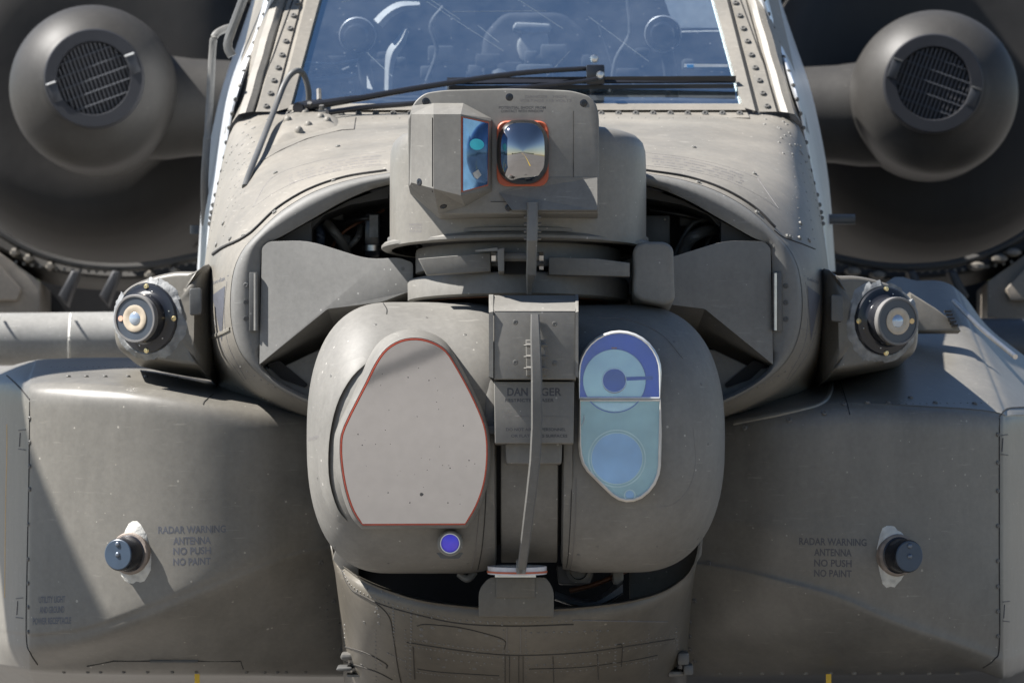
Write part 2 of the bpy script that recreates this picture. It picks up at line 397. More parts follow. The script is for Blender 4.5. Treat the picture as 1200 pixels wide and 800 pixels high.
# ------------------------------------------------------------------ the helicopter
heli = bpy.data.objects.new('helicopter', None); COL.objects.link(heli)
heli.location = (0, 3, 0); WC[heli] = Vector((0, 3, 0)); heli.empty_display_size = .5
heli['label'] = 'olive drab attack helicopter seen nose-on, with sensor turret, dome window and grilled engines'
heli['category'] = 'helicopter'
mir = lambda pts: [(1210 - p[0],) + tuple(p[1:]) for p in pts]
def full(half):            # half runs from the top centre down the left side
    return mir(half[1:])[::-1] + half     # right bottom .. top centre .. left bottom

# ---- nose skin
S0 = [(605,190),(530,193),(453,203),(405,212),(365,226),(330,247),(303,272),(283,295),(272,325),(270,370),(280,410),(305,440),(340,463),(380,480)]
S1 = [(605,178),(530,181),(450,190),(398,200),(350,214),(310,236),(282,262),(264,288),(254,322),(253,372),(262,415),(290,450),(330,474),(378,491)]
S2 = [(605,160),(530,163),(450,170),(392,178),(335,192),(290,212),(265,240),(251,275),(242,320),(241,375),(248,425),(275,462),(320,487),(376,502)]
S3 = [(605,143),(530,144),(450,147),(390,150),(335,158),(292,170),(268,200),(250,250),(239,316),(238,375),(240,430),(262,472),(312,495),(374,508)]
S4 = [(605,131),(530,131),(450,131),(390,131),(330,132),(300,134),(274,148),(257,205),(240,314),(237,375),(238,435),(258,476),(310,500),(372,512)]
rows = []
for s, y in ((S0, .66), (S1, .80), (S2, 1.12), (S3, 1.6), (S4, 2.0)):
    rows.append([P(a, b, y) for a, b in full(s)])
nose = grid('nose_fairing', surf(rows, 4, 6), TAN, heli, bvh=True, label='sunbleached nose skin sloping up to the windscreen')
# ---- rim of the nose opening (ears at the sides, arch above)
def rimrow(pts, y): return [P(a, b, y) for a, b in full(pts)]
Rin = [(605,205),(530,207),(453,217),(408,233),(365,257),(330,277),(311,286),(306,300),(305,330),(305,370),(305,400),(307,428),(335,452),(392,478)]
Rm = [(a + (c - a) * .5, b + (d - b) * .5) for (a, b), (c, d) in zip(Rin, S0)]
def rimy(o): return o
rows = [rimrow([(a + (2 if i > 6 else 0), b + (2 if i < 8 else 0)) for i, (a, b) in enumerate(Rin)], .86), rimrow(Rin, .645), rimrow(Rin, .632), rimrow(Rm, .622),
        rimrow([(c + (a - c) * .18, d + (b - d) * .18) for (a, b), (c, d) in zip(Rin, S0)], .626), rimrow([(c + (a - c) * .04, d + (b - d) * .04) for (a, b), (c, d) in zip(Rin, S0)], .645), rimrow(S0, .675)]
rim = grid('opening_rim', [spline(r, 4) for r in rows], PANEL, heli, angle=60, bvh=True, label='smooth raised rim around the nose opening')
# ---- dark cavity behind the turret
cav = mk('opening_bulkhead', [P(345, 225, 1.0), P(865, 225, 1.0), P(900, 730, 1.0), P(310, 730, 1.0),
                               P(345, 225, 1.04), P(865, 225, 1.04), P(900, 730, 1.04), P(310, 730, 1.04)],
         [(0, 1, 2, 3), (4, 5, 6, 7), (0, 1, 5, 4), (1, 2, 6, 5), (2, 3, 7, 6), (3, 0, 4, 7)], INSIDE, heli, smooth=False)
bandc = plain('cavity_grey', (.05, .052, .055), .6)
for sx in (0, 1):
    q = [(322, 283, .66), (365, 259, .66), (365, 283, .66)]
    q = [(322,284),(345,270),(365,259),(365,286),(322,286)]
    q = mir([(a, b) for a, b in q]) if sx else q
    prism('web_plate', q, .70, .25, bandc, heli, smooth=False)
    q = [(365,259),(410,235),(455,219),(455,232),(410,240),(380,252),(365,268)]
    q = mir(q) if sx else q
    prism('web_plate', q, .74, .25, bandc, heli, smooth=False)
    # rear frame arch
tube('hose', [P(383, 262, .8), P(392, 272, .78), P(403, 288, .8), P(410, 305, .85)], .012, DARKG, heli)
tube('hose', [P(372, 262, .85), P(376, 275, .82), P(374, 292, .84), P(378, 310, .86)], .012, plain('blue_hose', (.05, .07, .11), .4), heli)
tube('hose', [P(800, 310, .8), P(804, 288, .78), P(815, 276, .76), P(832, 270, .8), P(850, 276, .9)], .015, DARKG, heli)
conn = box('connector_box', P(427, 302, .80), P(447, 250, .90), BLK2, heli, .006)
box('sticker', P(433, 278, .796), P(443, 252, .799), SEALG, conn)
lathe('clamp_band', P(437, 291, .82), Vector((0, 0, 1)), [(.022, -.006), (.026, -.006), (.026, .008), (.022, .008)], STEEL, conn)
unit = box('connector_box', P(752, 300, .82), P(784, 253, .92), DARKG, heli, .004)
for q in ((779, 257), (779, 290)):
    o = bpy.data.objects.new('bolt', head('rivet', STEEL)); link(o, unit, P(q[0], q[1], .82)); o.rotation_euler = (R(90), 0, 0); o.scale = (.003,) * 3
for i_, (x0, y0, x1, y1, x2, y2, rr_, m_) in enumerate(((400,262,430,256,450,262,.006,BLACK),(395,300,418,280,424,262,.008,DARKG),(385,296,405,270,450,246,.004,COPPER),(762,246,800,252,840,262,.005,BLACK),(790,300,812,262,842,256,.007,DARKG),(824,292,840,268,860,262,.009,BLACK),(380,255,398,246,420,240,.006,DARKG))):
    tube('cavity_cable', [P(x0, y0, .84), P(x1, y1, .80 + .01 * i_), P(x2, y2, .86)], rr_, m_, heli)
for x_, y_, w_, h_ in ((404,285,8,10),(844,292,8,9),(806,258,10,7),(396,252,7,6)):
    box('cavity_fitting', P(x_ - w_, y_ + h_, .90), P(x_ + w_, y_ - h_, .95), DARKG, heli, .004)
# ---- hinged side doors of the opening
doorL = [(307,290),(315,283),(360,281.5),(432,304),(468,301.5),(484,308),(484,341),(476,343),(447,354),(384,362),(304,427)]
rr = [4, 6, 18, 20, 14, 3, 2, 2, 6, 3, 1]
doors = []
for side in (0, 1):
    q = rp(doorL, rr, 4)
    if side: q = mir(q)
    yf = (lambda a, b: .62 - .17 * min(1, abs((a if a < 605 else 1210 - a) - 304) / 175))
    dr = prism('side_door', q, .6, .05, PANEL, heli, bev=.018, seg=5, ys=yf, bvh=True, angle=60)
    doors.append(dr)
    # folded lower flange running back under the door
    e = [(304,427),(384,362),(447,354),(484,340)]; bk = [(322,434),(398,398),(452,388),(486,372)]
    rows = []
    for t in (0, .5, 1):
        r = []
        for (a, b), (c, d) in zip(e, bk):
            x, z = a + (c - a) * t, b + (d - b) * t
            if side: x = 1210 - x
            xx = x if x < 605 else 1210 - x
            r.append(P(x, z, .625 - .17 * min(1, abs(a - 304) / 175) + .30 * t))
        rows.append(r)
    grid('lower_flange', rows, PANEL, dr, angle=20, label='folded underside of the side door')
    # lower webs and scooped recess
    q = [(306,432),(330,430),(372,410),(430,404),(430,470),(365,470),(335,455)]
    if side: q = mir(q)
    wb = prism('recess_plate', q, .70, .05, PANEL, heli, bev=.004)
    q = rp([(313,427),(327,422),(361,450),(358,454),(330,444)], 3, 4)
    if side: q = mir(q)
    prism('recess', q, .694, .03, INSIDE, wb)
    # hinge with its pin and three screws
    hx = 297 if not side else 911
    hy = .618
    h = box('hinge', P(hx - 5, 388, hy - .004), P(hx + 5, 319, hy + .006), DARKG, heli, .002, label='dark piano hinge of the side door')
    tube('hinge_pin', [P(hx + (3 if not side else -3), 387, hy - .006), P(hx + (3 if not side else -3), 320, hy - .006)], .0055, STEEL if side else PANEL, h, sub=1)
    for q in (334, 353.5, 373):
        fast('screw', 'flat', [rim], 288 if not side else 921, q + (1 if side else 0), U(3.4), DARKG, h)
fast('screw', 'flat', doors[0], 472, 315, U(2.4), DARKG, doors[0])

# ---- cheeks: the two forward avionics bays
def cheek(side):
    f = (lambda a: a) if side == 0 else (lambda a: 1210 - a)
    X = [-70, -15, 8, 24, 32, 38, 60, 100, 160, 230, 300, 350, 418]
    Y = [2.4, 1.6, 1.25, 1.06, .985, .955, .91, .85, .79, .755, .77, .81, .88]
    T = [456, 449, 446, 446, 447, 446, 445, 446, 450, 461, 472, 480, 488]        # top of the front rounding
    Cr = [738, 742, 746, 748, 749, 750, 748, 742, 722, 694, 666, 648, 636]       # crease to the lower facet
    Bt = [775, 778, 781, 784, 785, 786, 787, 788, 788, 788, 788, 789, 789]
    BX = [-25, 8, 22, 34, 41, 46, 72, 108, 165, 232, 300, 350, 400]
    BP = [438, 430, 426, 423, 422, 421, 420, 419, 420, 431, 459, 474, 485]
    BY = [2.6, 2.2, 2.1, 2.05, 2, 2, 2, 2, 2, 2, 1.3, 1.2, 1.2]
    if side:
        BX = [56, 66, 76, 84, 90, 95, 110, 135, 172, 222, 300, 350, 400]
        BP = [382, 366, 352, 343, 338, 334, 329, 329, 331, 422, 459, 474, 485]
        BY = [3.0, 2.9, 2.8, 2.7, 2.7, 2.7, 2.7, 2.7, 2.6, 2.0, 1.3, 1.2, 1.2]
        T = [478, 479, 480, 480, 481, 478, 474, 471, 468, 468, 474, 482, 489]
        Cr = [742, 750, 756, 762, 764, 765, 756, 742, 722, 694, 676, 664, 655]
    rows = []
    rows.append([P(f(a), b, c) for a, b, c in zip(BX, BP, BY)])
    rows.append([P(f(a * .35 + x * .65), b * .35 + t * .65 - 1, c * .35 + y * .65) for a, b, c, x, y, t in zip(BX, BP, BY, X, Y, T)])
    rows.append([P(f(x), t, y + .10) for x, y, t in zip(X, Y, T)])
    rows.append([P(f(x), t + 7, y + .035) for x, y, t in zip(X, Y, T)])
    rows.append([P(f(x), t + 20, y + .006) for x, y, t in zip(X, Y, T)])
    rows.append([P(f(x), t + 50, y) for x, y, t in zip(X, Y, T)])
    rows.append([P(f(x), 600, y) for x, y in zip(X, Y)])
    k_ = 1.0 if side == 0 else 2.2
    rows.append([P(f(x), c - 22 * k_, y) for x, y, c in zip(X, Y, Cr)])
    rows.append([P(f(x), c - 4, y + .006 * k_) for x, y, c in zip(X, Y, Cr)])
    rows.append([P(f(x), c + 12, y + (.024 if side == 0 else .018)) for x, y, c in zip(X, Y, Cr)])
    rows.append([P(f(x), max(c + 30, b - 14 - (b - c) * .2), y + (.11 if side == 0 else .062) + .0004 * (b - c)) for x, y, b, c in zip(X, Y, Bt, Cr)])
    rows.append([P(f(x), b, y + .15 + .001 * (b - c)) for x, y, b, c in zip(X, Y, Bt, Cr)])
    rows.append([P(f(x + 3), b + 7, y + .35 + .001 * (b - c)) for x, y, b, c in zip(X, Y, Bt, Cr)])
    rows.append([P(f(x + 10), b + 42, y + 1.2) for x, y, b in zip(X, Y, Bt)])
    return grid('avionics_bay', surf(rows, 4, 4), CHEEK, heli, bvh=True, angle=60,
                label='bulging equipment bay on the %s side of the picture' % ('left' if side == 0 else 'right'))
bayL, bayR = cheek(0), cheek(1)
# edge seams and their screws
drape('panel_seam', bayL, [(35,470),(34,560),(32,660),(31,745),(36,765),(44,778)], 1.6, SEAM, bayL)
drape('panel_seam', bayL, [(35,468),(24,455),(14,445),(8,440)], 2.2, SEAM, bayL)
drape('panel_seam', bayR, [(1171,490),(1171,560),(1171,660),(1171,755),(1165,772),(1152,782)], 1.6, SEAM, bayR)
drape('panel_seam', bayR, [(1171,488),(1180,479),(1200,477)], 2.2, SEAM, bayR)
for y in (490, 518, 546, 573, 614, 655, 683, 711, 740): fast('screw', 'bolt', bayL, 35 - (y > 600) * 1.5, y, U(2.6), BOLTM, bayL)
for y in (509, 542, 575, 616, 657, 687, 716, 745): fast('screw', 'bolt', bayR, 1169, y, U(2.6), BOLTM, bayR)
for x, y in ((80,441.5),(101,441.5),(123,441.5),(150,441.5),(171,441.5)): fast('screw', 'bolt', bayL, x, y, U(3), BOLTM, bayL)
for x, y in ((989,474),(1016,472),(1041,472),(1067,466),(1096,472),(1142,473),(873,501),(925,492),(966,484)): fast('screw', 'bolt', bayR, x, y, U(3.2), BOLTM, bayR)
for x, y in ((376,659),(391,704),(402,738),(400,760)): fast('screw', 'flat', bayL, x, y, U(3.6), BOLTM, bayL)
for x, y in ((831,660),(814,704),(808,728),(808,745),(808,760),(814,774)): fast('screw', 'bolt', bayR, x, y, U(3), BOLTM, bayR)
for x in (75, 103, 118, 145, 173, 202, 230, 289, 310, 325, 335, 358): fast('screw', 'bolt', bayL, x, 787, U(2.2), BOLTM, bayL)
for x in (843, 868, 893, 916, 944, 973, 1001, 1030, 1057, 1089, 1122): fast('screw', 'bolt', bayR, x, 788, U(3), RIV, bayR)
drape('panel_seam', bayL, [(250,462),(240,470),(238,474)], 1, SEAM, bayL)
drape('panel_seam', bayR, [(985,448),(992,470),(996,486)], 1.2, SEAM, bayR)
fast_many('rivet_rows', 'rivet', bayR, [(984 + i * .8, 450 + i * 3.2) for i in range(11)] + [(990 + i * 8, 474 - .1 * i) for i in range(22)], U(1.2), BOLTM, bayR)
fast_many('rivet_rows', 'rivet', bayL, [(208 + i * .1, 436 + i * 2.6) for i in range(5)] + [(60 + i * 7, 430) for i in range(22)] + [(382 + i * .4, 690 + i * 8) for i in range(11)], U(1.1), BOLTM, bayL)
# access door seam low on the left bay
drape('panel_seam', bayL, [(102,780),(133,774),(176,774)], 1.5, SEAM, bayL, sub=1)
drape('hinge_strip', bayL, [(176,774),(232,774)], 4, DARKG, bayL, lift=.004)
drape('panel_seam', bayL, [(232,774),(282,774),(285,783)], 1.5, SEAM, bayL, sub=1)
drape('ochre_stripe', bayL, [(8,497),(8,530),(6.5,600),(5.5,700)], 5, plain('ochre_paint', (.50, .30, .10), .6), bayL, lift=.0008)
# lettering on the bays
for t, w_, cy in (('RADAR WARNING', 79, 620), ('ANTENNA', 44, 633), ('NO PUSH', 44, 645), ('NO PAINT', 44, 657.5)):
    lettering('lettering', t, bayL, 225, cy, w_, 8.6, INKB, bayL, slope=-.02)
for t, w_, cy in (('RADAR WARNING', 79, 634.5), ('ANTENNA', 44, 647), ('NO PUSH', 44, 659.5), ('NO PAINT', 44, 671.5)):
    lettering('lettering', t, bayR, 976, cy, w_, 8.6, INK, bayR, slope=.02)
for t, w_, cy in (('UTILITY LIGHT', 31, 702), ('AND GROUND', 29, 714), ('POWER RECEPTACLE', 45, 727)):
    lettering('lettering', t, bayL, 61, cy, w_, 8, INKB, bayL, slope=-.03)
for o_, x, y in ((bayL, 23, 712), (bayR, 1179, 716), (bayL, 26, 515), (bayR, 1177, 521)):
    for a, b in (((-4, -11), (4, -12)), ((-4, 11), (4, 12)), ((-2, -8), (-3, 8))): drape('registration_mark', o_, [(x + a[0], y + a[1]), (x + b[0], y + b[1])], 1.3, INK, o_)

# ---- radar warning antennas
def antenna(side, cx, cy, bay):
    h = hit(bay, cx, cy); n = h[1]
    ax = Vector((-.42 if side == 0 else .42, -.90, -.0)).normalized()
    out = []
    for i in range(26):
        a = 2 * math.pi * i / 26; r = 1 + random.uniform(-.05, .05) + .07 * math.sin(3 * a + side * 2)
        out.append((cx + 4 * (1 if side == 0 else -1) + 19.5 * r * math.cos(a), cy + 1 + 37 * r * math.sin(a)))
    patch('sealant_patch', bay, out, SEAL, bay, lift=.009, angle=70, label='rough pale sealant ring round the antenna')
    c = h[0] - ax * .02
    o = lathe('warning_antenna', c, ax, [(.046, 0), (.046, .035), (.043, .038), (.041, .05), (.041, .082), (.039, .086), (0, .086)], BLK2, heli, n=40,
              label='black round radar warning antenna on the %s bay' % ('left' if side == 0 else 'right'))
    lathe('antenna_flange', c, ax, [(.052, .01), (.053, .030), (.050, .034), (.044, .035)], plain('flange_stained', (.22, .18, .15), .6, var=.3, bump=.5), o, n=40, cap=None)
    lathe('antenna_cap', c + ax * .0862, ax, [(.038, -.001), (.038, .002), (.036, .0035), (0, .0035)], plain('cap_blue_grey', (.035, .055, .085), .4), o)
    x, y, d = frame_of(ax)
    for q in (Vector(), Vector((0, 0, .026))):
        b = bpy.data.objects.new('rivet', head('rivet', plain('cap_screw', (.12, .14, .17), .35, .5))); link(b, o, c + ax * .0895 + q)
        b.rotation_mode = 'QUATERNION'; b.rotation_quaternion = ax.to_track_quat('Z', 'Y'); b.scale = (.0072,) * 3
antenna(0, 154, 648, bayL); antenna(1, 1050, 650, bayR)

# ---- missile warning sensors on the flanks
def pod(side):
    g = (lambda a: a) if side == 0 else (lambda a: 1210 - a)
    q = [(247,316),(228,316.5),(205,317),(178,323),(152,334),(138,350),(133,372),(134,398),(143,412),(165,419),(200,426),(232,431),(247,432)]
    q = spl2(q, 4)
    q = [(g(a), b + (5 if side else 0)) for a, b in q]
    yf = lambda a, b: .93 - .14 * min(1, max(0, (g(a) - 133) / 85))
    yf = lambda a, b: .93 - .10 * min(1.0, (g(a) - 133) / 95) + .10 * max(0, (g(a) - 226) / 21) ** 2
    cxp, cyp = g(195), 374 + (5 if side else 0)
    rows = []
    for sc_, dy in ((1, .5), (1, .045), (.988, .024), (.96, .009), (.92, .001), (.86, 0), (.6, 0), (.3, 0), (.02, 0)):
        row = []
        for a, b in q:
            x_, y_ = cxp + (a - cxp) * sc_, cyp + (b - cyp) * sc_
            row.append(P(x_, y_, yf(x_, y_)) + BACK * dy)
        rows.append(row)
    p = grid('sensor_pod', rows, paint('pod_drab', (.125, .115, .097), .42, .1), heli, closed=True, cap='end', bvh=True, angle=70,
             label='warning sensor pod on the %s flank' % ('left' if side == 0 else 'right'))
    ax = Vector((-.46 if side == 0 else .46, -.885, .0)).normalized()
    c0 = P(g(174), 373 + (3 if side else 0), .88)
    if side: c0 = P(1036, 376, .88)
    x, y, d = frame_of(ax)
    # rough sealant bead lying on the pod round the base
    rows = []; n_ = 90
    jit = [[random.uniform(-1, 1) for _ in range(n_)] for _ in range(3)]
    ccx, ccy = (175, 373) if side == 0 else (1034, 376)
    for k, (rr_, lf) in enumerate(((1.0, -.001), (.92, .006), (.82, .010), (.74, .006))):
        row = []
        for i in range(n_):
            a = 2 * math.pi * i / n_; m_ = 1 + (.05 * math.sin(3 * a + side) + .03 * math.sin(7 * a) + .022 * jit[0][i]) * (k == 0) + .01 * jit[1][i] * (k == 1)
            h = hit(p, ccx + 43 * rr_ * m_ * math.cos(a), ccy + 50.5 * rr_ * m_ * math.sin(a))
            row.append(h[0] + h[1] * (lf + .0012 * jit[2][i]) if h else c0 - d * .03)
        rows.append(row)
    grid('sealant_bead', rows, SEALG, p, closed=True, label='ragged grey sealant round the sensor')
    lathe('sensor_base', c0, d, [(.086, -.03), (.086, .006), (.083, .010), (.07, .012), (.064, .016), (.060, .02), (.060, .03), (0, .03)], BLK2, p, n=56)
    b = lathe('sensor_barrel', c0, d, [(.061, 0), (.061, .050), (.0595, .054), (.053, .054), (.052, .062), (0, .062)], [BLK2], p, n=56)
    lathe('sensor_ring', c0, d, [(.0605, .052), (.0605, .0665), (.059, .068), (.0545, .068), (.0535, .062)], plain('ring_grey', (.15, .145, .14), .6), p, cap=None)
    lathe('sensor_face', c0 + d * .0635, d, [(.054, 0), (.054, .0015), (0, .0015)], plain('face_slate', (.05, .06, .075), .35), p)
    lathe('lens_ring', c0 + d * .065, d, [(.034, 0), (.034, .002), (.032, .003), (.024, .0025), (.015, .001), (.014, 0)], plain('lens_cream', (.44, .37, .28), .3, var=.2), p)
    lathe('lens', c0 + d * .0655, d, [(.017, 0), (.014, .003), (.008, .005), (0, .006)], plain('lens_pale_blue', (.42, .48, .55), .12, .5), p)
    lathe('indicator', c0 + d * .065 - x * .041 * (-1 if side == 0 else 1) * (1 if x.x > 0 else -1) * -1, d, [(.0068, 0), (.0068, .0025), (0, .0025)],
          plain('indicator_amber', (.75, .5, .22) if side else (.7, .42, .30), .4), p, n=16)
    for k in range(4):
        a = k * math.pi / 2 + .0
        bb = bpy.data.objects.new('screw', head('bolt', BRASS)); link(bb, p, c0 + d * .010 + x * .080 * math.cos(a) + y * .080 * math.sin(a))
        bb.rotation_mode = 'QUATERNION'; bb.rotation_quaternion = d.to_track_quat('Z', 'Y'); bb.scale = (.0058,) * 3
    for k in range(6):
        a = k * math.pi / 3 + .26
        bb = bpy.data.objects.new('screw', head('rivet', STEEL)); link(bb, p, c0 + d * .013 + x * .070 * math.cos(a) + y * .070 * math.sin(a))
        bb.rotation_mode = 'QUATERNION'; bb.rotation_quaternion = d.to_track_quat('Z', 'Y'); bb.scale = (.0022,) * 3
    cv = [(g(222), 338), (g(236), 337), (g(236), 368), (g(222), 369)]
    cv = rp([(a, b + (8 if side else 0)) for a, b in cv], 3, 3)
    cp = prism('cover_plate', cv, .785, .03, DARKG, p, bev=.002)
    return p
podL, podR = pod(0), pod(1)

# ---- chin below the turret
def chin():
    C0 = [(384,596),(391,648),(410,668),(430,681),(460,693),(500,704),(560,711),(605,713),(650,713),(700,709),(745,702),(785,688),(813,660),(823,600)]
    C1 = [(381,602),(391,660),(402,680),(424,697),(456,711),(498,722),(560,731),(605,733),(650,732),(700,728),(745,719),(782,704),(810,682),(827,606)]
    C2 = [(390,650),(399,706),(409,728),(426,740),(456,750),(498,757),(560,762),(605,763),(650,762),(700,759),(742,753),(776,744),(799,724),(814,672)]
    C3 = [(401,752),(407,772),(414,784),(428,793),(456,799),(498,804),(560,807),(605,808),(650,807),(700,805),(742,801),(772,796),(795,785),(806,760)]
    C4 = [(404,880),(410,880),(416,880),(430,882),(456,884),(498,886),(560,887),(605,887),(650,887),(700,886),(742,884),(770,882),(790,880),(802,880)]
    yb = [.62, .52, .42, .34, .28, .24, .22, .21, .22, .24, .28, .36, .46, .62]
    rows = [[P(a, b - 2, y + .25) for (a, b), y in zip(C0, yb)], [P(a, b, y + .012) for (a, b), y in zip(C0, yb)], [P(a, b + 3, y) for (a, b), y in zip(C0, yb)]]
    rows.append([P(a, b, y + .01) for (a, b), y in zip(C1, yb)])
    rows.append([P(a, b, y + .10) for (a, b), y in zip(C2, yb)])
    rows.append([P(a, b, y + .30) for (a, b), y in zip(C3, yb)])
    rows.append([P(a, b, y + .80) for (a, b), y in zip(C4, yb)])
    return grid('chin_fairing', surf(rows, 4, 4), BELLY, heli, bvh=True, label='riveted belly skin under the sensor turret')
ch = chin()
drape('panel_seam', ch, [(398,662),(412,690),(445,707),(490,720),(540,730),(605,733),(672,731)], 1.7, SEAM2, ch)
drape('panel_seam', ch, [(672,726),(720,727),(782,728)], 1.2, INKL, ch)
drape('panel_seam', ch, [(477,752),(515,758),(560,764),(610,767),(680,764),(745,755),(790,748)], 1.7, SEAM2, ch)
for x in (594, 610): drape('panel_seam', ch, [(x, 735), (x, 765)], 1, INKL, ch)
for x in (592, 597, 608, 613): drape('panel_seam', ch, [(x, 768), (x, 799)], 1, SEAM2, ch)
drape('panel_seam', ch, [(489,733),(500,731),(540,735),(580,745),(592,751),(591,760)], 1.2, SEAM2, ch)
drape('panel_seam', ch, [(414,692),(440,706),(456,722),(461,745),(466,780),(470,799)], 1.3, SEAM2, ch)
drape('panel_seam', ch, [(400,756),(430,765),(452,777),(453,782)], 2.4, SEAM2, ch)
drape('panel_seam', ch, [(404,775),(440,786),(460,796)], 2.4, SEAM2, ch)
drape('panel_seam', ch, [(721,755),(729,756),(728,780)], 1.2, SEAM2, ch)
drape('panel_seam', ch, [(484,757),(486,795)], 1.3, SEAM2, ch)
for x, y in ((418,694),(442,712),(444,721),(444,730),(427,729),(494,737),(494,744),(507,735),(539,738),(570,744),(585,750),(585,756),(579,760),(520,760),(555,763),(520,781),(556,783),(424,779),(446,778),(737,727),(499,750),(425,764),(700,752),(755,777),(648,784)):
    fast('screw', 'flat', ch, x, y, U(2.6), BOLTM if x % 2 else BRASS if x > 570 and x < 590 else BOLTM, ch)
pts = [(481, 752 + 4.6 * i) for i in range(10)] + [(461 + .1 * i, 712 + 4 * i) for i in range(12)] + [(482, 716 + 4 * i) for i in range(9)]
pts += [(404 + 0 * i, 732 + 5 * i) for i in range(6)] + [(721, 755 + 4.2 * i) for i in range(8)] + [(792 + i * .3, 735 + 5 * i) for i in range(6)]
pts += [(430 + 18 * i, 690 + 2.6 * i - i * i * .02) for i in range(8)] + [(440 + 16.5 * i, 717 + 1.6 * i) for i in range(10)]
fast_many('rivet_rows', 'rivet', ch, pts, U(1.5), BOLTM, ch)
for q_ in ([(620,783),(680,781),(740,773),(770,767)], [(489,783),(520,787),(585,791)], [(648,768),(649,799)], [(700,765),(701,795)]):
    drape('panel_seam', ch, q_, 1.1, SEAM2, ch, sub=4)
fast_many('rivet_rows', 'rivet', ch, [(505 + 9 * i, 771 + .8 * i) for i in range(9)] + [(620 + 9 * i, 779 - .3 * i) for i in range(12)] + [(622 + 9 * i, 741 - .25 * i) for i in range(11)] + [(455 + 3 * i, 765 + 1.4 * i) for i in range(8)], U(1.5), BOLTM, ch)
for ln, dy in (([(398,662),(412,690),(445,707),(490,720),(540,730),(605,733),(672,731)], -4), ([(477,752),(515,758),(560,764),(610,767),(680,764),(745,755),(790,748)], 4), ([(477,752),(515,758),(560,764),(610,767),(680,764),(745,755),(790,748)], -4), ([(489,783),(520,787),(585,791)], 4), ([(620,783),(680,781),(740,773),(770,767)], 4)):
    sp = spl2(ln, 8, False); fast_many('rivet_rows', 'rivet', ch, [(a, b + dy) for a, b in sp[::1]], U(1.25), BOLTM, ch)
for x0 in (440, 475, 590, 616, 700, 760): fast_many('rivet_rows', 'rivet', ch, [(x0 + .05 * k, 738 + 4.5 * k) for k in range(14)], U(1.1), BOLTM, ch)
# latches and clutter in the corners beneath the nose
for i, (x, y, w2, h2) in enumerate(((408,768,9,5),(404,782,10,4),(418,790,12,3),(800,770,6,9),(792,788,9,5),(806,783,5,8),(450,795,8,3))):
    box('latch', P(x - w2, y + h2, .68 - i % 2 * .02), P(x + w2, y - h2, .76), DARKG if i % 2 else BOLTM, heli, .006)
# tongue bracket and clamp under the turret
tg = prism('chin_bracket', rp([(561,722),(561,690),(573,676),(640,676),(649,690),(649,722)], [1, 8, 5, 5, 8, 1], 4), .13, .14, BELLY, heli, bev=.004, bvh=True)
prism('bracket_pad', rp([(581,676),(627,676),(627,700),(581,700)], 1, 2), .125, .01, BELLY, tg, bev=.002)
prism('bracket_edge', [(580,671.5),(628,671.5),(628,676),(580,676)], .124, .02, CHROME, tg)
# things seen in the gap under the right barrel
mv = prism('cavity_mount', rp([(652,662),(690,662),(696,672),(692,684),(655,684)], 3, 3), .40, .1, plain('mount_grey', (.06, .06, .065), .5), heli, bev=.003)
lathe('cavity_ring', P(678, 668, .39), Vector((0, -1, 0)), [(.03, 0), (.03, .012), (.022, .014), (.020, 0)], DARKG, heli, cap='start')
rows = []
for t in range(13):
    a = t / 12; px = 650 + 80 * a
    top = 692 + 10 * math.sin(a * math.pi) ** 1.0 - 22 * max(0, a - .6) * 2; bot = 701 + 9 * math.sin(a * math.pi) - 18 * max(0, a - .6)
    rows.append([P(px, top, .42), P(px, (top + bot) / 2, .35), P(px, bot, .36), P(px, bot + 2, .48)])
grid('cavity_liner', rows, plain('liner_slate', (.10, .105, .115), .4), heli)
tube('cavity_cable', [P(668, 692, .46), P(695, 685, .44), P(722, 674, .44), P(745, 662, .5)], .0065, COPPER, heli)
prism('cavity_arm', rp([(716,655),(730,655),(731,680),(726,686),(719,684)], 4, 3), .38, .08, PANEL, heli, bev=.006)
prism('cavity_plate', spl2([(738,610),(790,604),(826,600),(822,650),(790,700),(738,706)], 1), .61, .04, GREY, heli, bev=.002)
prism('cavity_plate', [(394,640),(420,640),(420,682),(405,674),(390,655)], .45, .04, GREY, heli, bev=.002)
tube('cavity_pipe', [P(538, 672, .3), P(548, 678, .29), P(556, 670, .3)], .009, PANEL, heli)

# ---- lower turret: two barrels on a common cross axis
def barrel(name, x_in, x_out, py0, py1, cy, n_out, length, label, top_soft=1.0):
    c = P(0, (py0 + py1) / 2, cy); Rz = U((py1 - py0) / 2, cy); rows = []
    sgn = 1 if x_out > x_in else -1
    xi = P(x_in, 0, cy).x; xo = P(x_out, 0, cy).x; L_ = U(length, cy)
    us = [0, .06, .2, .4, .6, .8, 1.0]
    xs = [xi + sgn * 0.0, xi + sgn * .004, xi + sgn * .012]; gs = [.90, .955, .965]
    tot = abs(xo - xi) - L_
    for u in (.1, .25, .4, .55, .7, .85, 1.0): xs.append(xi + sgn * (.012 + (tot - .012) * u)); gs.append(.965 + .035 * min(1, u * 6))
    for k in range(1, 22):
        a = k / 21 * math.pi / 2
        t = 1 - abs(math.cos(a)) ** 1.0
        s = math.sin(a)
        xs.append(xo - sgn * L_ * (1 - s ** (2 / n_out) if True else 0)); gs.append(max(.001, math.cos(a) ** (2 / n_out)))
    for x, g in zip(xs, gs):
        row = []
        for i in range(72):
            a = 2 * math.pi * i / 72; ca, sa = math.cos(a), math.sin(a)
            e = 2 / 2.35
            row.append(Vector((x, cy - .97 * Rz * g * math.copysign(abs(ca) ** e, ca), c.z + Rz * g * math.copysign(abs(sa) ** e, sa))))
        rows.append(row)
    return grid(name, rows, GREY, heli, closed=True, cap='both', bvh=True, angle=40, label=label)
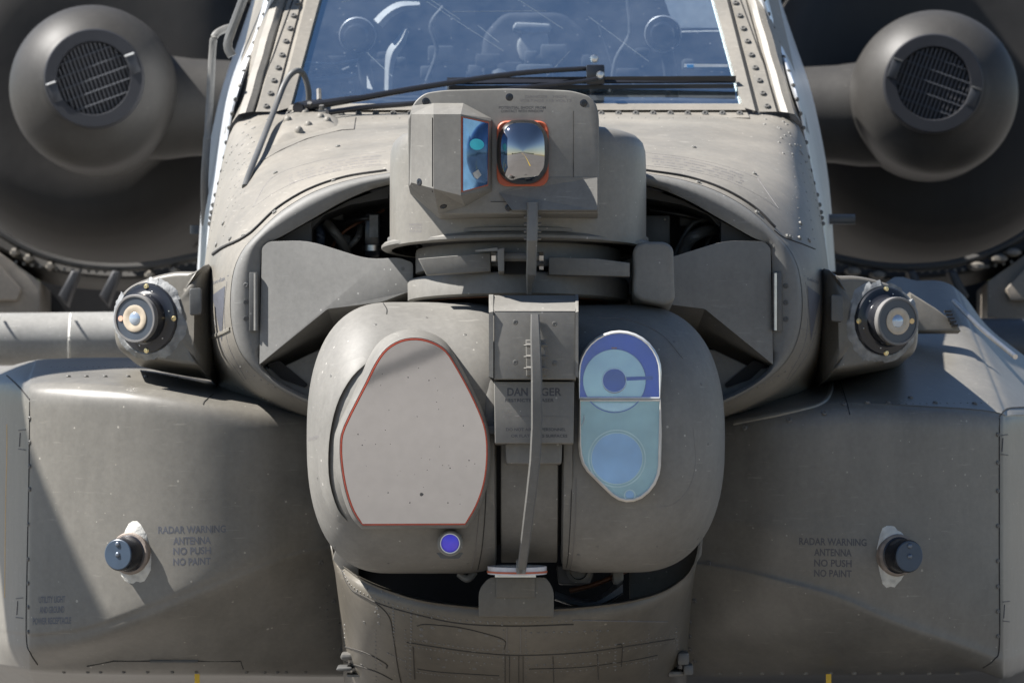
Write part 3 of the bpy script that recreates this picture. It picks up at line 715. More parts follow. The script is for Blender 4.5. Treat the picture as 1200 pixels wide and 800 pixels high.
brL = barrel('turret_barrel', 582, 360, 354, 671, .325, 2.5, 100, 'left barrel of the lower turret with the large mirror window')
brR = barrel('turret_barrel', 657, 849, 357, 670, .325, 2.5, 112, 'right barrel of the lower turret with two blue windows')
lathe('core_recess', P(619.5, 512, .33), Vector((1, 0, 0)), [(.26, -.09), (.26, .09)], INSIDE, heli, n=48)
core = lathe('turret_core', P(620, 512, .33), Vector((1, 0, 0)), [(.296, -.068), (.301, -.066), (.301, .066), (.296, .068)], GREY, heli, n=72, bvh=True)
# rims at the inner ends
for o_, x in ((brL, 575), (brR, 664)):
    cc = P(x, 512.5, .325)
    lathe('barrel_rim', cc, Vector((1, 0, 0)), [(.300, -.012), (.316, -.010), (.318, 0), (.316, .010), (.300, .012)], GREY, o_, n=72, cap=None)
# large window with its bezel
win = [(405,500),(430,450),(442,426),(454,410),(470,400.5),(488,398),(506,402),(522,412),(534,430),(550,459),(564,490),(569.5,512),(570,540),(566,568),(557,593),(545,613.5),(425,614),(415,598),(407,575),(402,548),(400.5,522)]
winS = spl2(win, 3); 
winS = []
smooth_part = spline([Vector((a, b, 0)) for a, b in win[16:] + win[:16]], 3)
winS = [(p.x, p.y) for p in smooth_part]
bez = []
o4 = offs(winS, 2.6)
bk = []
for (a, b), (c, d) in zip(offs(winS, 5.5), winS):
    k = max(0, min(1, (480 - b) / 70)); dx = -4 * max(0, min(1, (470 - a) / 60)) * (1 if b < 560 else .3) - 3 * k; bk.append((a + dx, b - 7 * k))
BN = Vector((0, 0, 0))
yt = lambda px, py: -.066 + .00017 * (py - 398)
rows = [[P(a, b, yt(a, b) + .004) for a, b in winS], [P(a, b, yt(a, b)) for a, b in offs(winS, 1.0)], [P(a, b, yt(a, b)) for a, b in o4], [P(a, b, yt(a, b) + .008) for a, b in offs(winS, 4.6)],
        [P(a, b, .05) for a, b in bk], [P(a, b, .14) for a, b in bk]]
grid('window_bezel', rows, GREY, brL, closed=True, angle=50)
rows = [[P(a, b, yt(a, b) - .0030) for a, b in offs(winS, -.7)], [P(a, b, yt(a, b) - .0045) for a, b in offs(winS, -.1)], [P(a, b, yt(a, b) - .0045) for a, b in offs(winS, 1.0)], [P(a, b, yt(a, b) + .002) for a, b in offs(winS, 1.3)]]
grid('window_gasket', rows, RED, brL, closed=True, label='thin red gasket round the mirror window')
mk('mirror_window', [P(a, b, yt(a, b) - .0032) for a, b in offs(winS, -.5)] + [P(a, b, yt(a, b) + .01) for a, b in offs(winS, -.5)],
   [tuple(range(len(winS))), tuple(range(len(winS), 2 * len(winS)))] + [(i, (i + 1) % len(winS), len(winS) + (i + 1) % len(winS), len(winS) + i) for i in range(len(winS))], MIRROR, brL, smooth=False,
   label='large egg-shaped mirror-like grey window')
# raised fairing on the outer side of the bezel, with the shaded channel behind it
inn = spl2([(431,424),(413,441),(398,466),(389,496),(385,530),(386.5,565),(396,596),(408,611)], 3, False)
outr = spl2([(427,416),(404,424),(386,450),(373,490),(368,530),(371,570),(384,602),(400,616)], 3, False)
rows = [[], [], [], [], []]
for i, (p_, q_) in enumerate(zip(inn, outr)):
    k = math.sin(math.pi * i / (len(inn) - 1)) ** .5
    for j, (t, lf) in enumerate(((0, -.001), (.5, .006), (.92, .015), (1, .014), (1, -.002))):
        x_, y_ = q_[0] + (p_[0] - q_[0]) * t, q_[1] + (p_[1] - q_[1]) * t
        h = hit(brL, x_, y_); rows[j].append(h[0] + Vector((0, -lf * k, 0)))
grid('bezel_fairing', rows, GREY, brL, angle=40)
# added dark stripe on the apron, painting a ground shadow this window mirrors
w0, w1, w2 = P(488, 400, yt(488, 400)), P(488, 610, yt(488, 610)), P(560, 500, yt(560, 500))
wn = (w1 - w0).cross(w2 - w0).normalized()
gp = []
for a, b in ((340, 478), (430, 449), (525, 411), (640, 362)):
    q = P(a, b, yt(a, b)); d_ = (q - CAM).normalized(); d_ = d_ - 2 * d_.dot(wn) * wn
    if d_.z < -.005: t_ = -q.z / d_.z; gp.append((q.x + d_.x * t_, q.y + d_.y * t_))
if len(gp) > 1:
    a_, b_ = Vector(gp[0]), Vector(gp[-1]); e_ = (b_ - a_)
    ribbon('shadow_stripe', [tuple(a_ - e_ * .5), tuple(a_), tuple(a_.lerp(b_, .5)), tuple(b_), tuple(b_ + e_ * .5)], .11, .008, plain('stripe_shade', (.05, .048, .045), .8))
# purple spot lens
pc = P(527.5, 636, .03); 
lathe('spot_bezel', pc, Vector((0, -1, 0)), [(.030, -.05), (.030, .012), (.027, .016), (.0235, .016), (.0225, .010)], GREY, brL, cap=None)
lathe('spot_ring', pc, Vector((0, -1, 0)), [(.0235, .008), (.0235, .0175), (.0215, .0175), (.0210, .008)], CHROME, brL, cap=None)
lathe('spot_lens', pc, Vector((0, -1, 0)), [(.0212, .006), (.0212, .012), (.012, .0135), (0, .014)], plain('violet_lens', (.13, .10, .85), .2, .35), brL, label='round violet spot lens')
prism('lens_bracket', rp([(511,647),(543,647),(538,654),(517,654)], 1, 2), .035, .03, DARKG, brL)
box('side_lug', P(564, 509, -.02), P(582, 497, .05), DARKG, brL, .004)
# dust and small marks on the mirror window
v = []; f = []
for i in range(46):
    a, b = random.uniform(415, 560), random.uniform(430, 605); q = random.choice((.35, .5, .5, .8))
    if i == 0: a, b, q = 494, 579, 2.2
    if abs(a - 487) > 60 and b < 500: continue
    n = len(v); v += [P(a + q * math.cos(k * math.pi / 4) * random.uniform(.7, 1.2), b + q * math.sin(k * math.pi / 4), yt(a, b) - .0036) for k in range(8)]; f.append(tuple(range(n, n + 8)))
mk('dust_marks', v, f, plain('dust_brown', (.12, .11, .095), .8), brL, smooth=False, recalc=False, kind='stuff')
# right windows
frU = [(679,466),(679,437)] + [(726 - 47 * math.cos(a), 437 - 47.5 * math.sin(a)) for a in [i * math.pi / 16 for i in range(1, 16)]] + [(773,437),(773,466)]
frL = rp([(679.5,468.5),(774,468.5),(771.5,553)], 1, 2)[:-3] if False else None
frL = [(680,469),(773.5,469),(773,510),(772,545),(770.5,555),(766,566),(759,575),(751,581.5),(742,585),(734,585.5),(726,583.5),(718,578.5),(704,565),(690,551),(684.5,543),(681.5,533),(680,520)]
UP = plain('optic_deep_blue', (.0, .055, .62), .2, .35, var=.05); UPL = plain('optic_pale_blue', (.52, .76, 1.0), .2, .4, var=.04)
UPD = plain('optic_navy', (.005, .05, .42), .2, .4); TEAL = plain('optic_teal', (.36, .54, .57), .2, .4, var=.06); TBL = plain('optic_mid_blue', (.30, .50, .82), .2, .4, var=.06); TRIM = plain('optic_trim', (.60, .75, .75), .2, .4)
for mm in (UP, UPL, UPD, TEAL, TBL, TRIM):
    for n_ in mm.node_tree.nodes:
        if n_.type == 'TEX_NOISE': n_.inputs['Scale'].default_value = 9
        if n_.type == 'VALTORGB':
            for e_, k_ in zip(n_.color_ramp.elements, (.80, 1.18)): e_.color = (*[min(1, c_ * k_) for c_ in e_.color[:3]], 1)
def closedmesh(name, pts, y0, y1, mat, parent, **k):
    n = len(pts)
    return mk(name, [P(a, b, y0) for a, b in pts] + [P(a, b, y1) for a, b in pts], [tuple(range(n)), tuple(range(n, 2 * n))[::-1]] + [(i, (i + 1) % n, n + (i + 1) % n, n + i) for i in range(n)], mat, parent, smooth=False, **k)
YW = -.012
for nm, fr, base in (('upper', frU, UP), ('lower', frL, TEAL)):
    rows = [[P(a, b, .12) for a, b in offs(fr, 2.6)], [P(a, b, YW + .012) for a, b in offs(fr, 2.6)], [P(a, b, YW + .004) for a, b in offs(fr, 1.8)], [P(a, b, YW) for a, b in offs(fr, .4)], [P(a, b, YW + .001) for a, b in offs(fr, -.9)], [P(a, b, YW + .022) for a, b in offs(fr, -.9)]]
    grid('window_frame', rows[:2], GREY, brR, closed=True, cap=None)
    grid('window_frame', rows[2:] if False else rows[1:], CHROME if nm == 'upper' else plain('frame_cream', (.62, .58, .52), .35), brR, closed=True, label='thin bright frame of the %s blue window' % nm)
    closedmesh('optic_plate', offs(fr, -.5), YW + .020, YW + .024, base, brR, label='%s optic, %s' % (nm, 'deep blue' if nm == 'upper' else 'teal'))
    closedmesh('window_pane', offs(fr, -.8), YW + .003, YW + .005, OPTG, brR, label='clear pane of the %s blue window' % nm)
def clip_circle(cx, cy, r, ylo, yhi, n=64):
    return [(cx + r * math.cos(2 * math.pi * i / n), min(yhi, max(ylo, cy + r * math.sin(2 * math.pi * i / n)))) for i in range(n)]
closedmesh('optic_disc', clip_circle(720, 446, 37.5, 0, 464.6), YW + .0185, YW + .0199, UPL, brR, label='pale blue disc')
closedmesh('optic_spot', clip_circle(720, 445.5, 13.6, 0, 999), YW + .0165, YW + .0184, UPD, brR, label='navy spot in the pale disc')
closedmesh('optic_spot_edge', clip_circle(720, 446.5, 14.2, 446, 999), YW + .0172, YW + .0184, plain('optic_rust', (.35, .16, .14), .3), brR)
closedmesh('optic_arm', [(732,441.5),(765,440.5),(765,444.5),(732,446)], YW + .0165, YW + .0184, UPD, brR)
closedmesh('optic_mark', [(716,407),(723,407),(722,409),(718,409)], YW + .0165, YW + .0184, RED, brR)
closedmesh('optic_disc', clip_circle(721, 446, 36, 472, 999), YW + .0185, YW + .0199, plain('optic_sky', (.60, .82, 1.0), .2, .4), brR)
def ring2(name, cx, cy, r0, r1, y, mat, n=56):
    rows = [[P(cx + r * math.cos(2 * math.pi * i / n), cy + r * math.sin(2 * math.pi * i / n), yy) for i in range(n)] for r, yy in ((r0, y + .003), (r0, y), (r1, y), (r1, y + .003))]
    grid(name, rows, mat, brR, closed=True, angle=30)
closedmesh('optic_disc', clip_circle(722.5, 537, 30.5, 0, 999), YW + .0175, YW + .0199, TBL, brR)
ring2('optic_ring', 723, 537, 32.5, 34, YW + .016, TRIM); ring2('optic_ring', 738, 580, 5.5, 7, YW + .0158, TRIM)
closedmesh('optic_spot', clip_circle(738, 579.5, 5, 0, 583), YW + .0165, YW + .0199, TBL, brR)
ring2('optic_ring', 720, 446, 36.6, 37.6, YW + .0150, UPD)
ring2('optic_ring', 720, 445.5, 13.4, 14.2, YW + .0152, plain('optic_rim_pale', (.5, .6, .8), .3, .5))
ring2('optic_ring', 723, 537, 29.6, 30.6, YW + .0150, TRIM)
tube('optic_clip', [P(684.5, 487, YW + .014), P(684, 493, YW + .014), P(681.5, 499, YW + .014)], .0012, SEAL, brR)
# seams and screws on barrels
drape('panel_seam', brL, [(449,355.5),(453,362),(453,368)], 1, SEAM, brL)
for x, y in ((678,650),(818,631)): fast('screw', 'flat', brR, x, y, U(2.4), BOLTM, brR)
drape('paint_ring', brR, [(812,500),(815,540),(808,570),(790,590),(770,594)], .9, INKL, brR, lift=.0005)
drape('panel_seam', brL, [(570,540),(569,590),(565,640),(560,667)], 1.3, SEAM, brL)
drape('panel_seam', brL, [(563,560),(562,600),(557,645),(552,667)], 1.0, INKL, brL)
drape('panel_seam', brR, [(670,560),(669,600),(666,650),(663,667)], 1.0, SEAM, brR)
drape('panel_seam', brR, [(675,560),(674,610),(671,650),(668,666)], .8, INKL, brR)
drape('panel_seam', brR, [(700,372),(740,376),(775,392),(800,420)], .8, INKL, brR)
for x, y in ((440,380),(500,372),(545,392),(388,440),(372,560),(392,640),(455,660),(548,660),(700,640),(770,640),(830,520),(822,450),(790,400)): fast('screw', 'flat', brL if x < 600 else brR, x, y, U(1.9), BOLTM, brL if x < 600 else brR)
lettering('lettering', 'HANDHOLDS', brL, 371, 512, 19, 5, INKL, brL, slope=-.25)
# centre covers
hoodS = prism('turret_hood', [(579,365),(674,365),(675,444),(579,444)], -.085, .22, GREY, heli, bev=.002, bvh=True, label='square cover plate between the barrels')
mk('hood_top', [P(579, 364.5, -.085), P(674, 364.5, -.085), P(677, 346, .05), P(577, 346, .05), P(579, 366, .1), P(674, 366, .1)],
   [(0, 1, 2, 3), (3, 2, 5, 4), (0, 3, 4), (1, 5, 2), (0, 4, 5, 1)], GREY, hoodS, smooth=False)
for x, w2 in ((575.5, 2.6), (676, 1.8)):
    mk('hood_flange', [P(x - w2, 345, .04), P(x + w2, 345, .04), P(x + w2, 365, -.089), P(x - w2, 366, -.089), P(x + w2, 443, -.089), P(x - w2, 441, -.089), P(x - w2, 441, .1), P(x + w2, 443, .1), P(x - w2, 345, .1), P(x + w2, 345, .1)],
       [(0, 1, 2, 3), (3, 2, 4, 5), (5, 4, 7, 6), (0, 3, 5, 6, 8), (1, 9, 7, 4, 2), (0, 8, 9, 1)], GREY, hoodS, smooth=False)
for x, y in ((604,377.5),(650,379.5),(604,424.5),(650.5,425.5)): fast('screw', 'flat', hoodS, x, y, U(3.2), BOLTM, hoodS)
plate = prism('warning_plate', rp([(579,447),(673,447),(672,519),(580,519)], .5, 1), -.062, .16, GREY, heli, bev=.002, bvh=True, label='placard plate lettered DANGER')
prism('lower_plate', rp([(592,519),(659,519),(658,543),(593,543)], 3, 3), -.025, .1, GREY, heli, bev=.003)
for t, cx, cy, w_, h_, m_ in (('DAN', 606.5, 459, 24, 9.5, INK), ('GER', 646, 459, 24, 9.5, INK), ('G', 626, 459, 7, 9.5, INK), ('RESTRICTED  LASER', 620.5, 468.8, 57, 4, INK),
                              ('DO NOT AIM AT PERSONNEL', 628, 503, 70, 3.6, INK), ('OR FLAT GLASS SURFACES', 632, 510.5, 66, 3.6, INK)):
    lettering('lettering', t, plate, cx, cy, w_, h_, m_, plate, bold=.02)
drape('printed_line', plate, [(603,487.5),(664,488)], .8, INKL, plate, lift=.0006)
for k in range(12):
    a = k * math.pi / 6; r0, r1 = 2, 6 if k % 2 else 4
    drape('printed_ray', plate, [(594.5 + r0 * math.cos(a), 486 + r0 * math.sin(a)), (594.5 + r1 * math.cos(a), 486 + r1 * math.sin(a))], .8, INKL, plate, lift=.0006)
# wire deflector in front of the covers
def bar(name, pts, wpx, depth, mat, parent, bev=.003, **k):
    """flat bar edge-on to the viewer: pts are (px,py,y)"""
    fr = [P(*p) for p in pts]; rows = []
    for i, p in enumerate(fr):
        wd = U(wpx[i] if isinstance(wpx, (list, tuple)) else wpx) / 2
        a, b, c = wd, wd * .72, depth
        rows.append([p + Vector((-a, .006, 0)), p + Vector((-b, 0, 0)), p + Vector((b, 0, 0)), p + Vector((a, .006, 0)), p + Vector((a, c, 0)), p + Vector((-a, c, 0))])
    return grid(name, rows, mat, parent, closed=True, cap='both', angle=25, **k)
wd = bar('wire_deflector', [(627,368,-.13),(627.5,395,-.15),(629,440,-.155),(629,500,-.15),(627,540,-.13),(622.5,580,-.10),(617.5,620,-.06),(613,655,.0),(611,672,.05)], [10,12,13,13,13,12.5,12,11,10], .04, paint('bar_drab', (.105,.102,.095), .55, .12), heli, label='long vertical blade down the middle of the turret')
for i in range(3):
    for s in (-1, 1):
        y = 404.5 + 13.4 * i
        tube('bolt', [P(628 + s * 3, y, -.115), P(628 + s * 11, y, -.115)], U(2.4), GREY, wd, sub=1, n=6)
        tube('bolt_tip', [P(628 + s * 7, y, -.115), P(628 + s * 14, y + .3, -.112)], U(1.1), GREY, wd, sub=1, n=6)
prism('deflector_mount', [(616,398),(640,398),(639,440),(617,440)], -.10, .03, GREY, wd, bev=.002)
for x in (607, 614): box('foot_clip', P(x - 2, 672, .035), P(x + 2, 655, .06), GREY, heli, .002)
# coloured strips at the foot of the turret
strip = lathe('retaining_band', P(606, 667.5, .125), Vector((0, 0, 1)), [(.05, -.009), (.070, -.009), (.070, .009), (.05, .009)], [plain('band_white', (.55, .54, .56), .35)], heli, n=80, cap=None, label='pale band at the foot of the turret')
lathe('orange_band', P(606, 669, .125), Vector((0, 0, 1)), [(.0705, -.0028), (.0715, -.0028), (.0715, .0018), (.0705, .0018)], ORANGE, strip, n=80, cap=None)

# ---- turntable and neck, tilted with the aircraft
UPA = Vector((0, math.sin(PITCH) * -1, math.cos(PITCH))).normalized() * 1.0
UPA = Vector((0, math.sin(PITCH), math.cos(PITCH)))
def vl(name, px, py, y, prof, mat, parent, **k):       # prof in (radius px, height px)
    return lathe(name, P(px, py, y), Vector((0, -0.0, 1)) if k.pop('level', False) else Vector((0, math.sin(PITCH) * 1.0, math.cos(PITCH))), [(U(r, y), U(h, y)) for r, h in prof], mat, parent, **k)
TC = .46
skirt = vl('turntable', 607, 341, TC, [(100, -14), (126, -14), (129, -12), (129.5, 8), (127, 12), (118, 14), (100, 15)], GREY, heli, n=96, bvh=True, label='round turntable between the two turrets')
vl('brush_ring', 607, 339, TC, [(84, -17), (106, -17), (106, -8), (84, -8)], COPPER, skirt, n=180, cap=None)
neck = vl('turret_neck', 607, 312, TC, [(118, -10), (120, -9), (120, 14), (119, 18)], GREY, heli, n=96, bvh=True)
vl('neck_shadow_ring', 607, 300, TC, [(100, -22), (112, -22), (112, 24), (100, 24)], DARKG, heli, n=64, cap=None)
prism('neck_plate', [(490,303),(575,296),(575,318),(500,322)], .19, .03, GREY, neck, bev=.002)
prism('neck_plate', [(643,301),(700,303),(738,308),(738,324),(643,322)], .185, .03, GREY, neck, bev=.002)
prism('neck_gap', [(592,296),(617,296),(617,321),(592,321)], .172, .01, INSIDE, neck)
lugs = prism('lug', rp([(583,292),(591,290),(591,318),(584,318)], 1, 2), .10, .12, GREY, heli, bev=.002)
tube('lug_pin', [P(579, 301, .14), P(636, 301, .14)], .011, GREY, heli, sub=1)
for x in (578, 634): tube('lug_bolt', [P(x - 2, 301, .14), P(x + 3, 301, .14)], .013, STEEL, heli, sub=1, n=6)
for x in (634,): tube('lug_bolt', [P(x - 2, 313, .12), P(x + 3, 313, .12)], .008, STEEL, heli, sub=1, n=6)
mk('lug_gusset', [P(557, 293, .16), P(583, 290, .13), P(583, 294, .13), P(557, 295, .16), P(557, 293, .25), P(583, 290, .25)], [(0, 1, 2, 3), (0, 4, 5, 1)], GREY, lugs, smooth=False)

# ---- upper turret (night vision)
shroud_rows = []
for py, s in ((292, 1.0), (284, 1.0), (240, 1.0), (200, 1.0), (180, .995), (170, .975), (163, .93), (159, .86), (157, .6), (157, .2)):
    row = []
    for i in range(80):
        a = 2 * math.pi * i / 80; ca, sa = math.cos(a), math.sin(a); e = 2 / 2.7
        pyy = py - (0 if ca < 0 else 0)
        row.append(P(607, pyy, .47) + Vector((U(150, .47) * s * math.copysign(abs(ca) ** e, ca), -.30 * s * math.copysign(abs(sa) ** e, sa), 0)) + Vector((0, 0, math.sin(PITCH) * .30 * s * sa)))
    shroud_rows.append(row)
shroud = grid('upper_turret', shroud_rows, paint('upper_turret_drab', (.175, .165, .145), .42, .06), heli, closed=True, cap='end', bvh=True, label='upper swivelling turret body with dome window')
cov = [(478,140),(485,120),(497,109),(520,105.5),(602,103.5),(670,106),(690,112),(699,122),(702,138),(702,200),(702,250),(515,251),(478,217)]
cover = prism('turret_cover', rp(cov, [3, 6, 8, 10, 20, 10, 5, 5, 6, 3, 3, 3, 3], 4), .06, .24, GREY, heli, bev=.016, seg=3, bvh=True, label='faceted front cover with window openings', angle=25)
# raised housing of the slanted window
A = dict(a=(482,134,.03), a2=(508,134,-.03), b=(540,134,-.038), c=(540,229,-.038), c2=(508,221,-.03), e=(482,214,.03), f=(575,142,.045), g=(574,221,.045), h=(483,124,.06), h2=(508,121,.06), i=(543,121,.06), j=(577,139,.062), k=(577,224,.062), l=(545,242,.058), m=(480,218,.06), n=(514,250,.055))
ks = list(A); ix = {k: i for i, k in enumerate(ks)}
hs = mk('window_housing', [P(*A[k]) for k in ks], [[ix[c] for c in s_.split()] for s_ in ('a a2 c2 e', 'a2 b c c2', 'b f g c', 'a a2 h2 h', 'a2 b i h2', 'b i j f', 'f j k g', 'c g k l', 'c2 c l n', 'e c2 n m', 'a e m h')], GREY, heli, smooth=False, bvh=True)
def lerp3(u, v):        # point on the slanted face
    a, b, c, g = P(*A['b']), P(*A['f']), P(*A['c']), P(*A['g'])
    return a.lerp(b, u).lerp(c.lerp(g, u), v)
nn = (P(*A['f']) - P(*A['b'])).cross(P(*A['c']) - P(*A['b'])).normalized()
if nn.y > 0: nn = -nn
def quad_on(name, u0, u1, v0, v1, lift, mat, parent, t=.002, vr=None, **k):
    vs = [lerp3(u0, v0), lerp3(u1, v0 if vr is None else vr[0]), lerp3(u1, v1 if vr is None else vr[1]), lerp3(u0, v1)]
    return mk(name, [p + nn * lift for p in vs] + [p + nn * (lift - t) for p in vs], [(0, 1, 2, 3), (4, 5, 6, 7), (0, 1, 5, 4), (1, 2, 6, 5), (2, 3, 7, 6), (3, 0, 4, 7)], mat, parent, smooth=False, **k)
quad_on('window_gasket', .015, .92, .028, .962, .0015, ORANGE, hs, .004, vr=(.02, .95))
quad_on('slanted_window', .045, .885, .042, .950, .0035, plain('slant_glass_blue', (.14, .27, .50), .07, .8, var=.2), hs, .004, vr=(.045, .93), label='narrow slanted blue window')
cyn = plain('cyan_reflector', (.08, .68, .78), .3)
pp = [lerp3(.5 + .24 * math.cos(2 * math.pi * i / 32), .36 + .075 * math.sin(2 * math.pi * i / 32)) for i in range(32)]
mk('cyan_spot', [p + nn * .0042 for p in pp] + [p + nn * .003 for p in pp], [tuple(range(32))] + [(i, (i + 1) % 32, 32 + (i + 1) % 32, 32 + i) for i in range(32)], cyn, hs, smooth=False, label='cyan round spot in the slanted window')
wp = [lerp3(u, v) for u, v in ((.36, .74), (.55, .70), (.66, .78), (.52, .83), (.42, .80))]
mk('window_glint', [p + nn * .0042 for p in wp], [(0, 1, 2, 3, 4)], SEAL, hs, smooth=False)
# dome window
dw = rp([(583.5,143),(641.5,143),(641.5,217),(583.5,217)], 12, 5)
rows = [[P(a, b, .062) for a, b in offs(dw, 1.5)], [P(a, b, .052) for a, b in offs(dw, 1.2)], [P(a, b, .050) for a, b in dw], [P(a, b, .052) for a, b in offs(dw, -3.5)], [P(a, b, .075) for a, b in offs(dw, -4)]]
rows = rows[:4]
grid('dome_gasket', rows, ORANGE, cover, closed=True, cap='end', label='orange gasket plate round the dome window')
rows = []
dc = P(612.5, 178.5, .055); rx, rz, ry = U(31.0), U(38.4), .055
for k in range(15):
    th = k / 14 * math.pi / 2
    row = []
    for i in range(64):
        a = 2 * math.pi * i / 64; e = 2 / 2.9; ca, sa = math.cos(a), math.sin(a)
        row.append(dc + Vector((rx * math.sin(th) * math.copysign(abs(ca) ** e, ca), -ry * math.cos(th), rz * math.sin(th) * math.copysign(abs(sa) ** e, sa))) if k else dc + Vector((0, -ry, 0)) + Vector((1e-5 * ca, 0, 1e-5 * sa)))
    rows.append(row)
grid('dome_window', rows, DOME, cover, closed=True, cap='start', angle=180, label='bulging mirror-like night vision window')
for x, y in ((499,119),(597,114),(684,121),(491.5,213.5)): fast('screw_plug', 'plug', [cover, hs], x, y, U(4.6), BLK2, cover)
for x, y in ((519.5,242),(596,243.5),(687.5,240.5)): fast('screw_plug', 'flat', [cover, hs], x, y, U(4.4), BLK2, cover)
lettering('lettering', 'DANGER   HIGH', cover, 639.5, 113.6, 48, 3.6, INKL, cover)
lettering('lettering', 'VOLTAGE 115 VOLTS', cover, 639.5, 118, 61, 3.4, INKL, cover)
lettering('lettering', 'POTENTIAL SHOCK FROM', cover, 612, 126.3, 55, 3.4, INK, cover)
lettering('lettering', 'CONTACT WITH WINDOW', cover, 612, 130.4, 50, 3.4, INK, cover)
for t, cy in (('HANDLE', 263), ('WITH', 267), ('CARE', 271)): lettering('lettering', t, shroud, 487, cy, 15, 2.6, INKL, shroud)
drape('panel_seam', cover, [(672,130),(672,234)], .7, SEAM, cover)
drape('panel_seam', cover, [(575,236.5),(672,236.5)], .7, SEAM, cover)
drape('panel_seam', hs, [(507,138),(507,225)], .7, SEAM, hs)
mk('cover_step', [P(646, 208, .058), P(700, 208, .058), P(700, 246, .035), P(600, 246, .035), P(585, 226, .058), P(700, 249, .06), P(600, 249, .06)], [(0, 1, 2, 3, 4), (3, 2, 5, 6)], GREY, cover, smooth=False)
# clamp ring with latches
rg = vl('clamp_ring', 607, 289, TC + .01, [(148, -5), (157, -5), (160, -3), (160, 0), (157, 3), (150, 5), (148, 5)], GREY, heli, n=96, cap=None, bvh=True)
vl('ring_lip', 607, 283, TC + .01, [(148, -2), (153, -1), (153, 3), (148, 4)], PANEL, rg, n=96, cap=None)
for px0, s in ((488, 1), (558, 1)):
    hh = hit([rg, shroud], px0, 287)
    if hh:
        c = hh[0]
        lt = tube('clamp_latch', [c + Vector((-.03, -.012, 0)), c + Vector((.03, -.014, .003))], .007, STEEL, rg, sub=1, n=8)
        for k in (-.024, 0, .02): box('latch_nut', c + Vector((k - .006, -.026, -.010)), c + Vector((k + .006, -.004, .012)), BOLTM if k else STEEL, rg, .002)
# upper wire deflector
ub = bar('wire_deflector', [(624,237,.03),(624,262,.02),(623.5,282,.02),(623,300,.06),(622.5,322,.08),(621,335,.12),(620,345,.14)], [13,13,12.5,12,12,8,5], .09, PANEL, heli, label='short blade under the dome window')
for i in range(5):
    for s in (-1, 1): tube('bolt', [P(624 + s * 5, 246 + 8.4 * i, .055), P(624 + s * 10, 246 + 8.4 * i, .055)], U(2), BOLTM, ub, sub=1, n=6)
# rounded box on the right of the neck
prism('junction_cover', rp([(742,290),(752,283),(780,283),(789,290),(791,352),(780,358),(750,352),(742,345)], 6, 4), .20, .30, GREY, heli, bev=.02, seg=4, bvh=True, angle=60)

# ---- canopy frame and windscreen
def wy(py): return 2.0 + (125 - py) * .0026
def quadstrip(name, L0, L1, mat, parent, lift=0, lift1=None, n=10, **k):
    """strip between two lines given as ((px,py),(px,py)) from top to bottom"""
    lift1 = lift if lift1 is None else lift1; rows = []
    for i in range(n + 1):
        t = i / n; a = Vector(L0[0]).lerp(Vector(L0[1]), t); b = Vector(L1[0]).lerp(Vector(L1[1]), t)
        rows.append([P(a.x, a.y, wy(a.y) - lift), P(b.x, b.y, wy(b.y) - lift1)])
    return grid(name, rows, mat, parent, **k)
frame = None
for side in (0, 1):
    g = (lambda q: q) if side == 0 else (lambda q: [(1211 - a, b) for a, b in q])
    # cross-section of the post: rim, groove, bolt strip, rounded outer tube
    prof_top = [(385,-30,0.0),(382.5,-30,.03),(367,-30,.034),(364,-30,.010),(362,-30,.010),(361,-30,.018),(346,-30,.018),(344,-30,.005),(341,-30,.020),(335,-30,.032),(327,-30,.020),(322,-30,-.03),(306,-30,-.34)]
    prof_bot = [(343,124,0.0),(340,126,.03),(326,130,.034),(322,131,.010),(320,131,.010),(319,131,.018),(301,131,.018),(299,131,.005),(296,131,.020),(288,132,.032),(280,134,.020),(275,140,-.03),(262,158,-.16)]
    rows = []
    for i in range(15):
        t = i / 14; r = []
        for (a, b, c), (d, e, f) in zip(prof_top, prof_bot):
            x, y_, l = a + (d - a) * t, b + (e - b) * t, c + (f - c) * t
            if 7 < prof_top.index((a, b, c)) < 11: l += .002 * math.sin(i * 2.1 + side) ; x += .4 * math.sin(i * 1.7)
            if side: x = 1211 - x
            r.append(P(x, y_, wy(y_) - l))
        rows.append(r)
    fr_ = grid('canopy_frame', rows, TAN, heli, bvh=True, angle=30, label='bolted windscreen post on the %s' % ('left' if side == 0 else 'right'))
    drape('frame_sealant', fr_, g([(344,-2),(326,48),(306,105),(298,131)]), 1.6, SEALG if False else SEAM, fr_, lift=.002)
    bl = [(349,4),(344,19),(340,34),(335,49),(330.5,65),(326,80),(321,95),(317,110),(312,125)]
    for a, b in bl: fast('bolt', 'bolt', fr_, (a if not side else 1211 - a), b, U(3.4, 2), BOLTM, fr_)
    if side == 0: frameL = fr_
    else: frameR = fr_
# sill below the glass
rows = []
for py, l in ((121.5, .0), (123, .03), (129, .034), (130.2, .012), (131.5, .012), (132, .02), (138, .02), (139.5, .0)):
    xl = 341 - (py - 121) * .5; rows.append([P(xl + (1211 - 2 * xl) * i / 40, py, wy(min(py, 131)) - l - (py > 131.6) * (py - 131) * .012) for i in range(41)])
sill = grid('windscreen_sill', rows, TAN, heli, bvh=True, angle=25)
for i in range(28):
    x = 339 + 20.3 * i
    fast('bolt', 'bolt', [sill, nose], x, 134, U(3.2, 2), BOLTM, sill, lift=.003, nrm=(0, -.85, .5))
glass = mk('windscreen', [P(340, 126, wy(126)), P(871, 126, wy(126)), P(828, -45, wy(-45)), P(384, -45, wy(-45))] + [P(340, 126, wy(126) + .012), P(871, 126, wy(126) + .012), P(828, -45, wy(-45) + .012), P(384, -45, wy(-45) + .012)],
           [(0, 1, 2, 3)], GLAZE, heli, smooth=False, bvh=True, label='flat windscreen reflecting the blue sky')
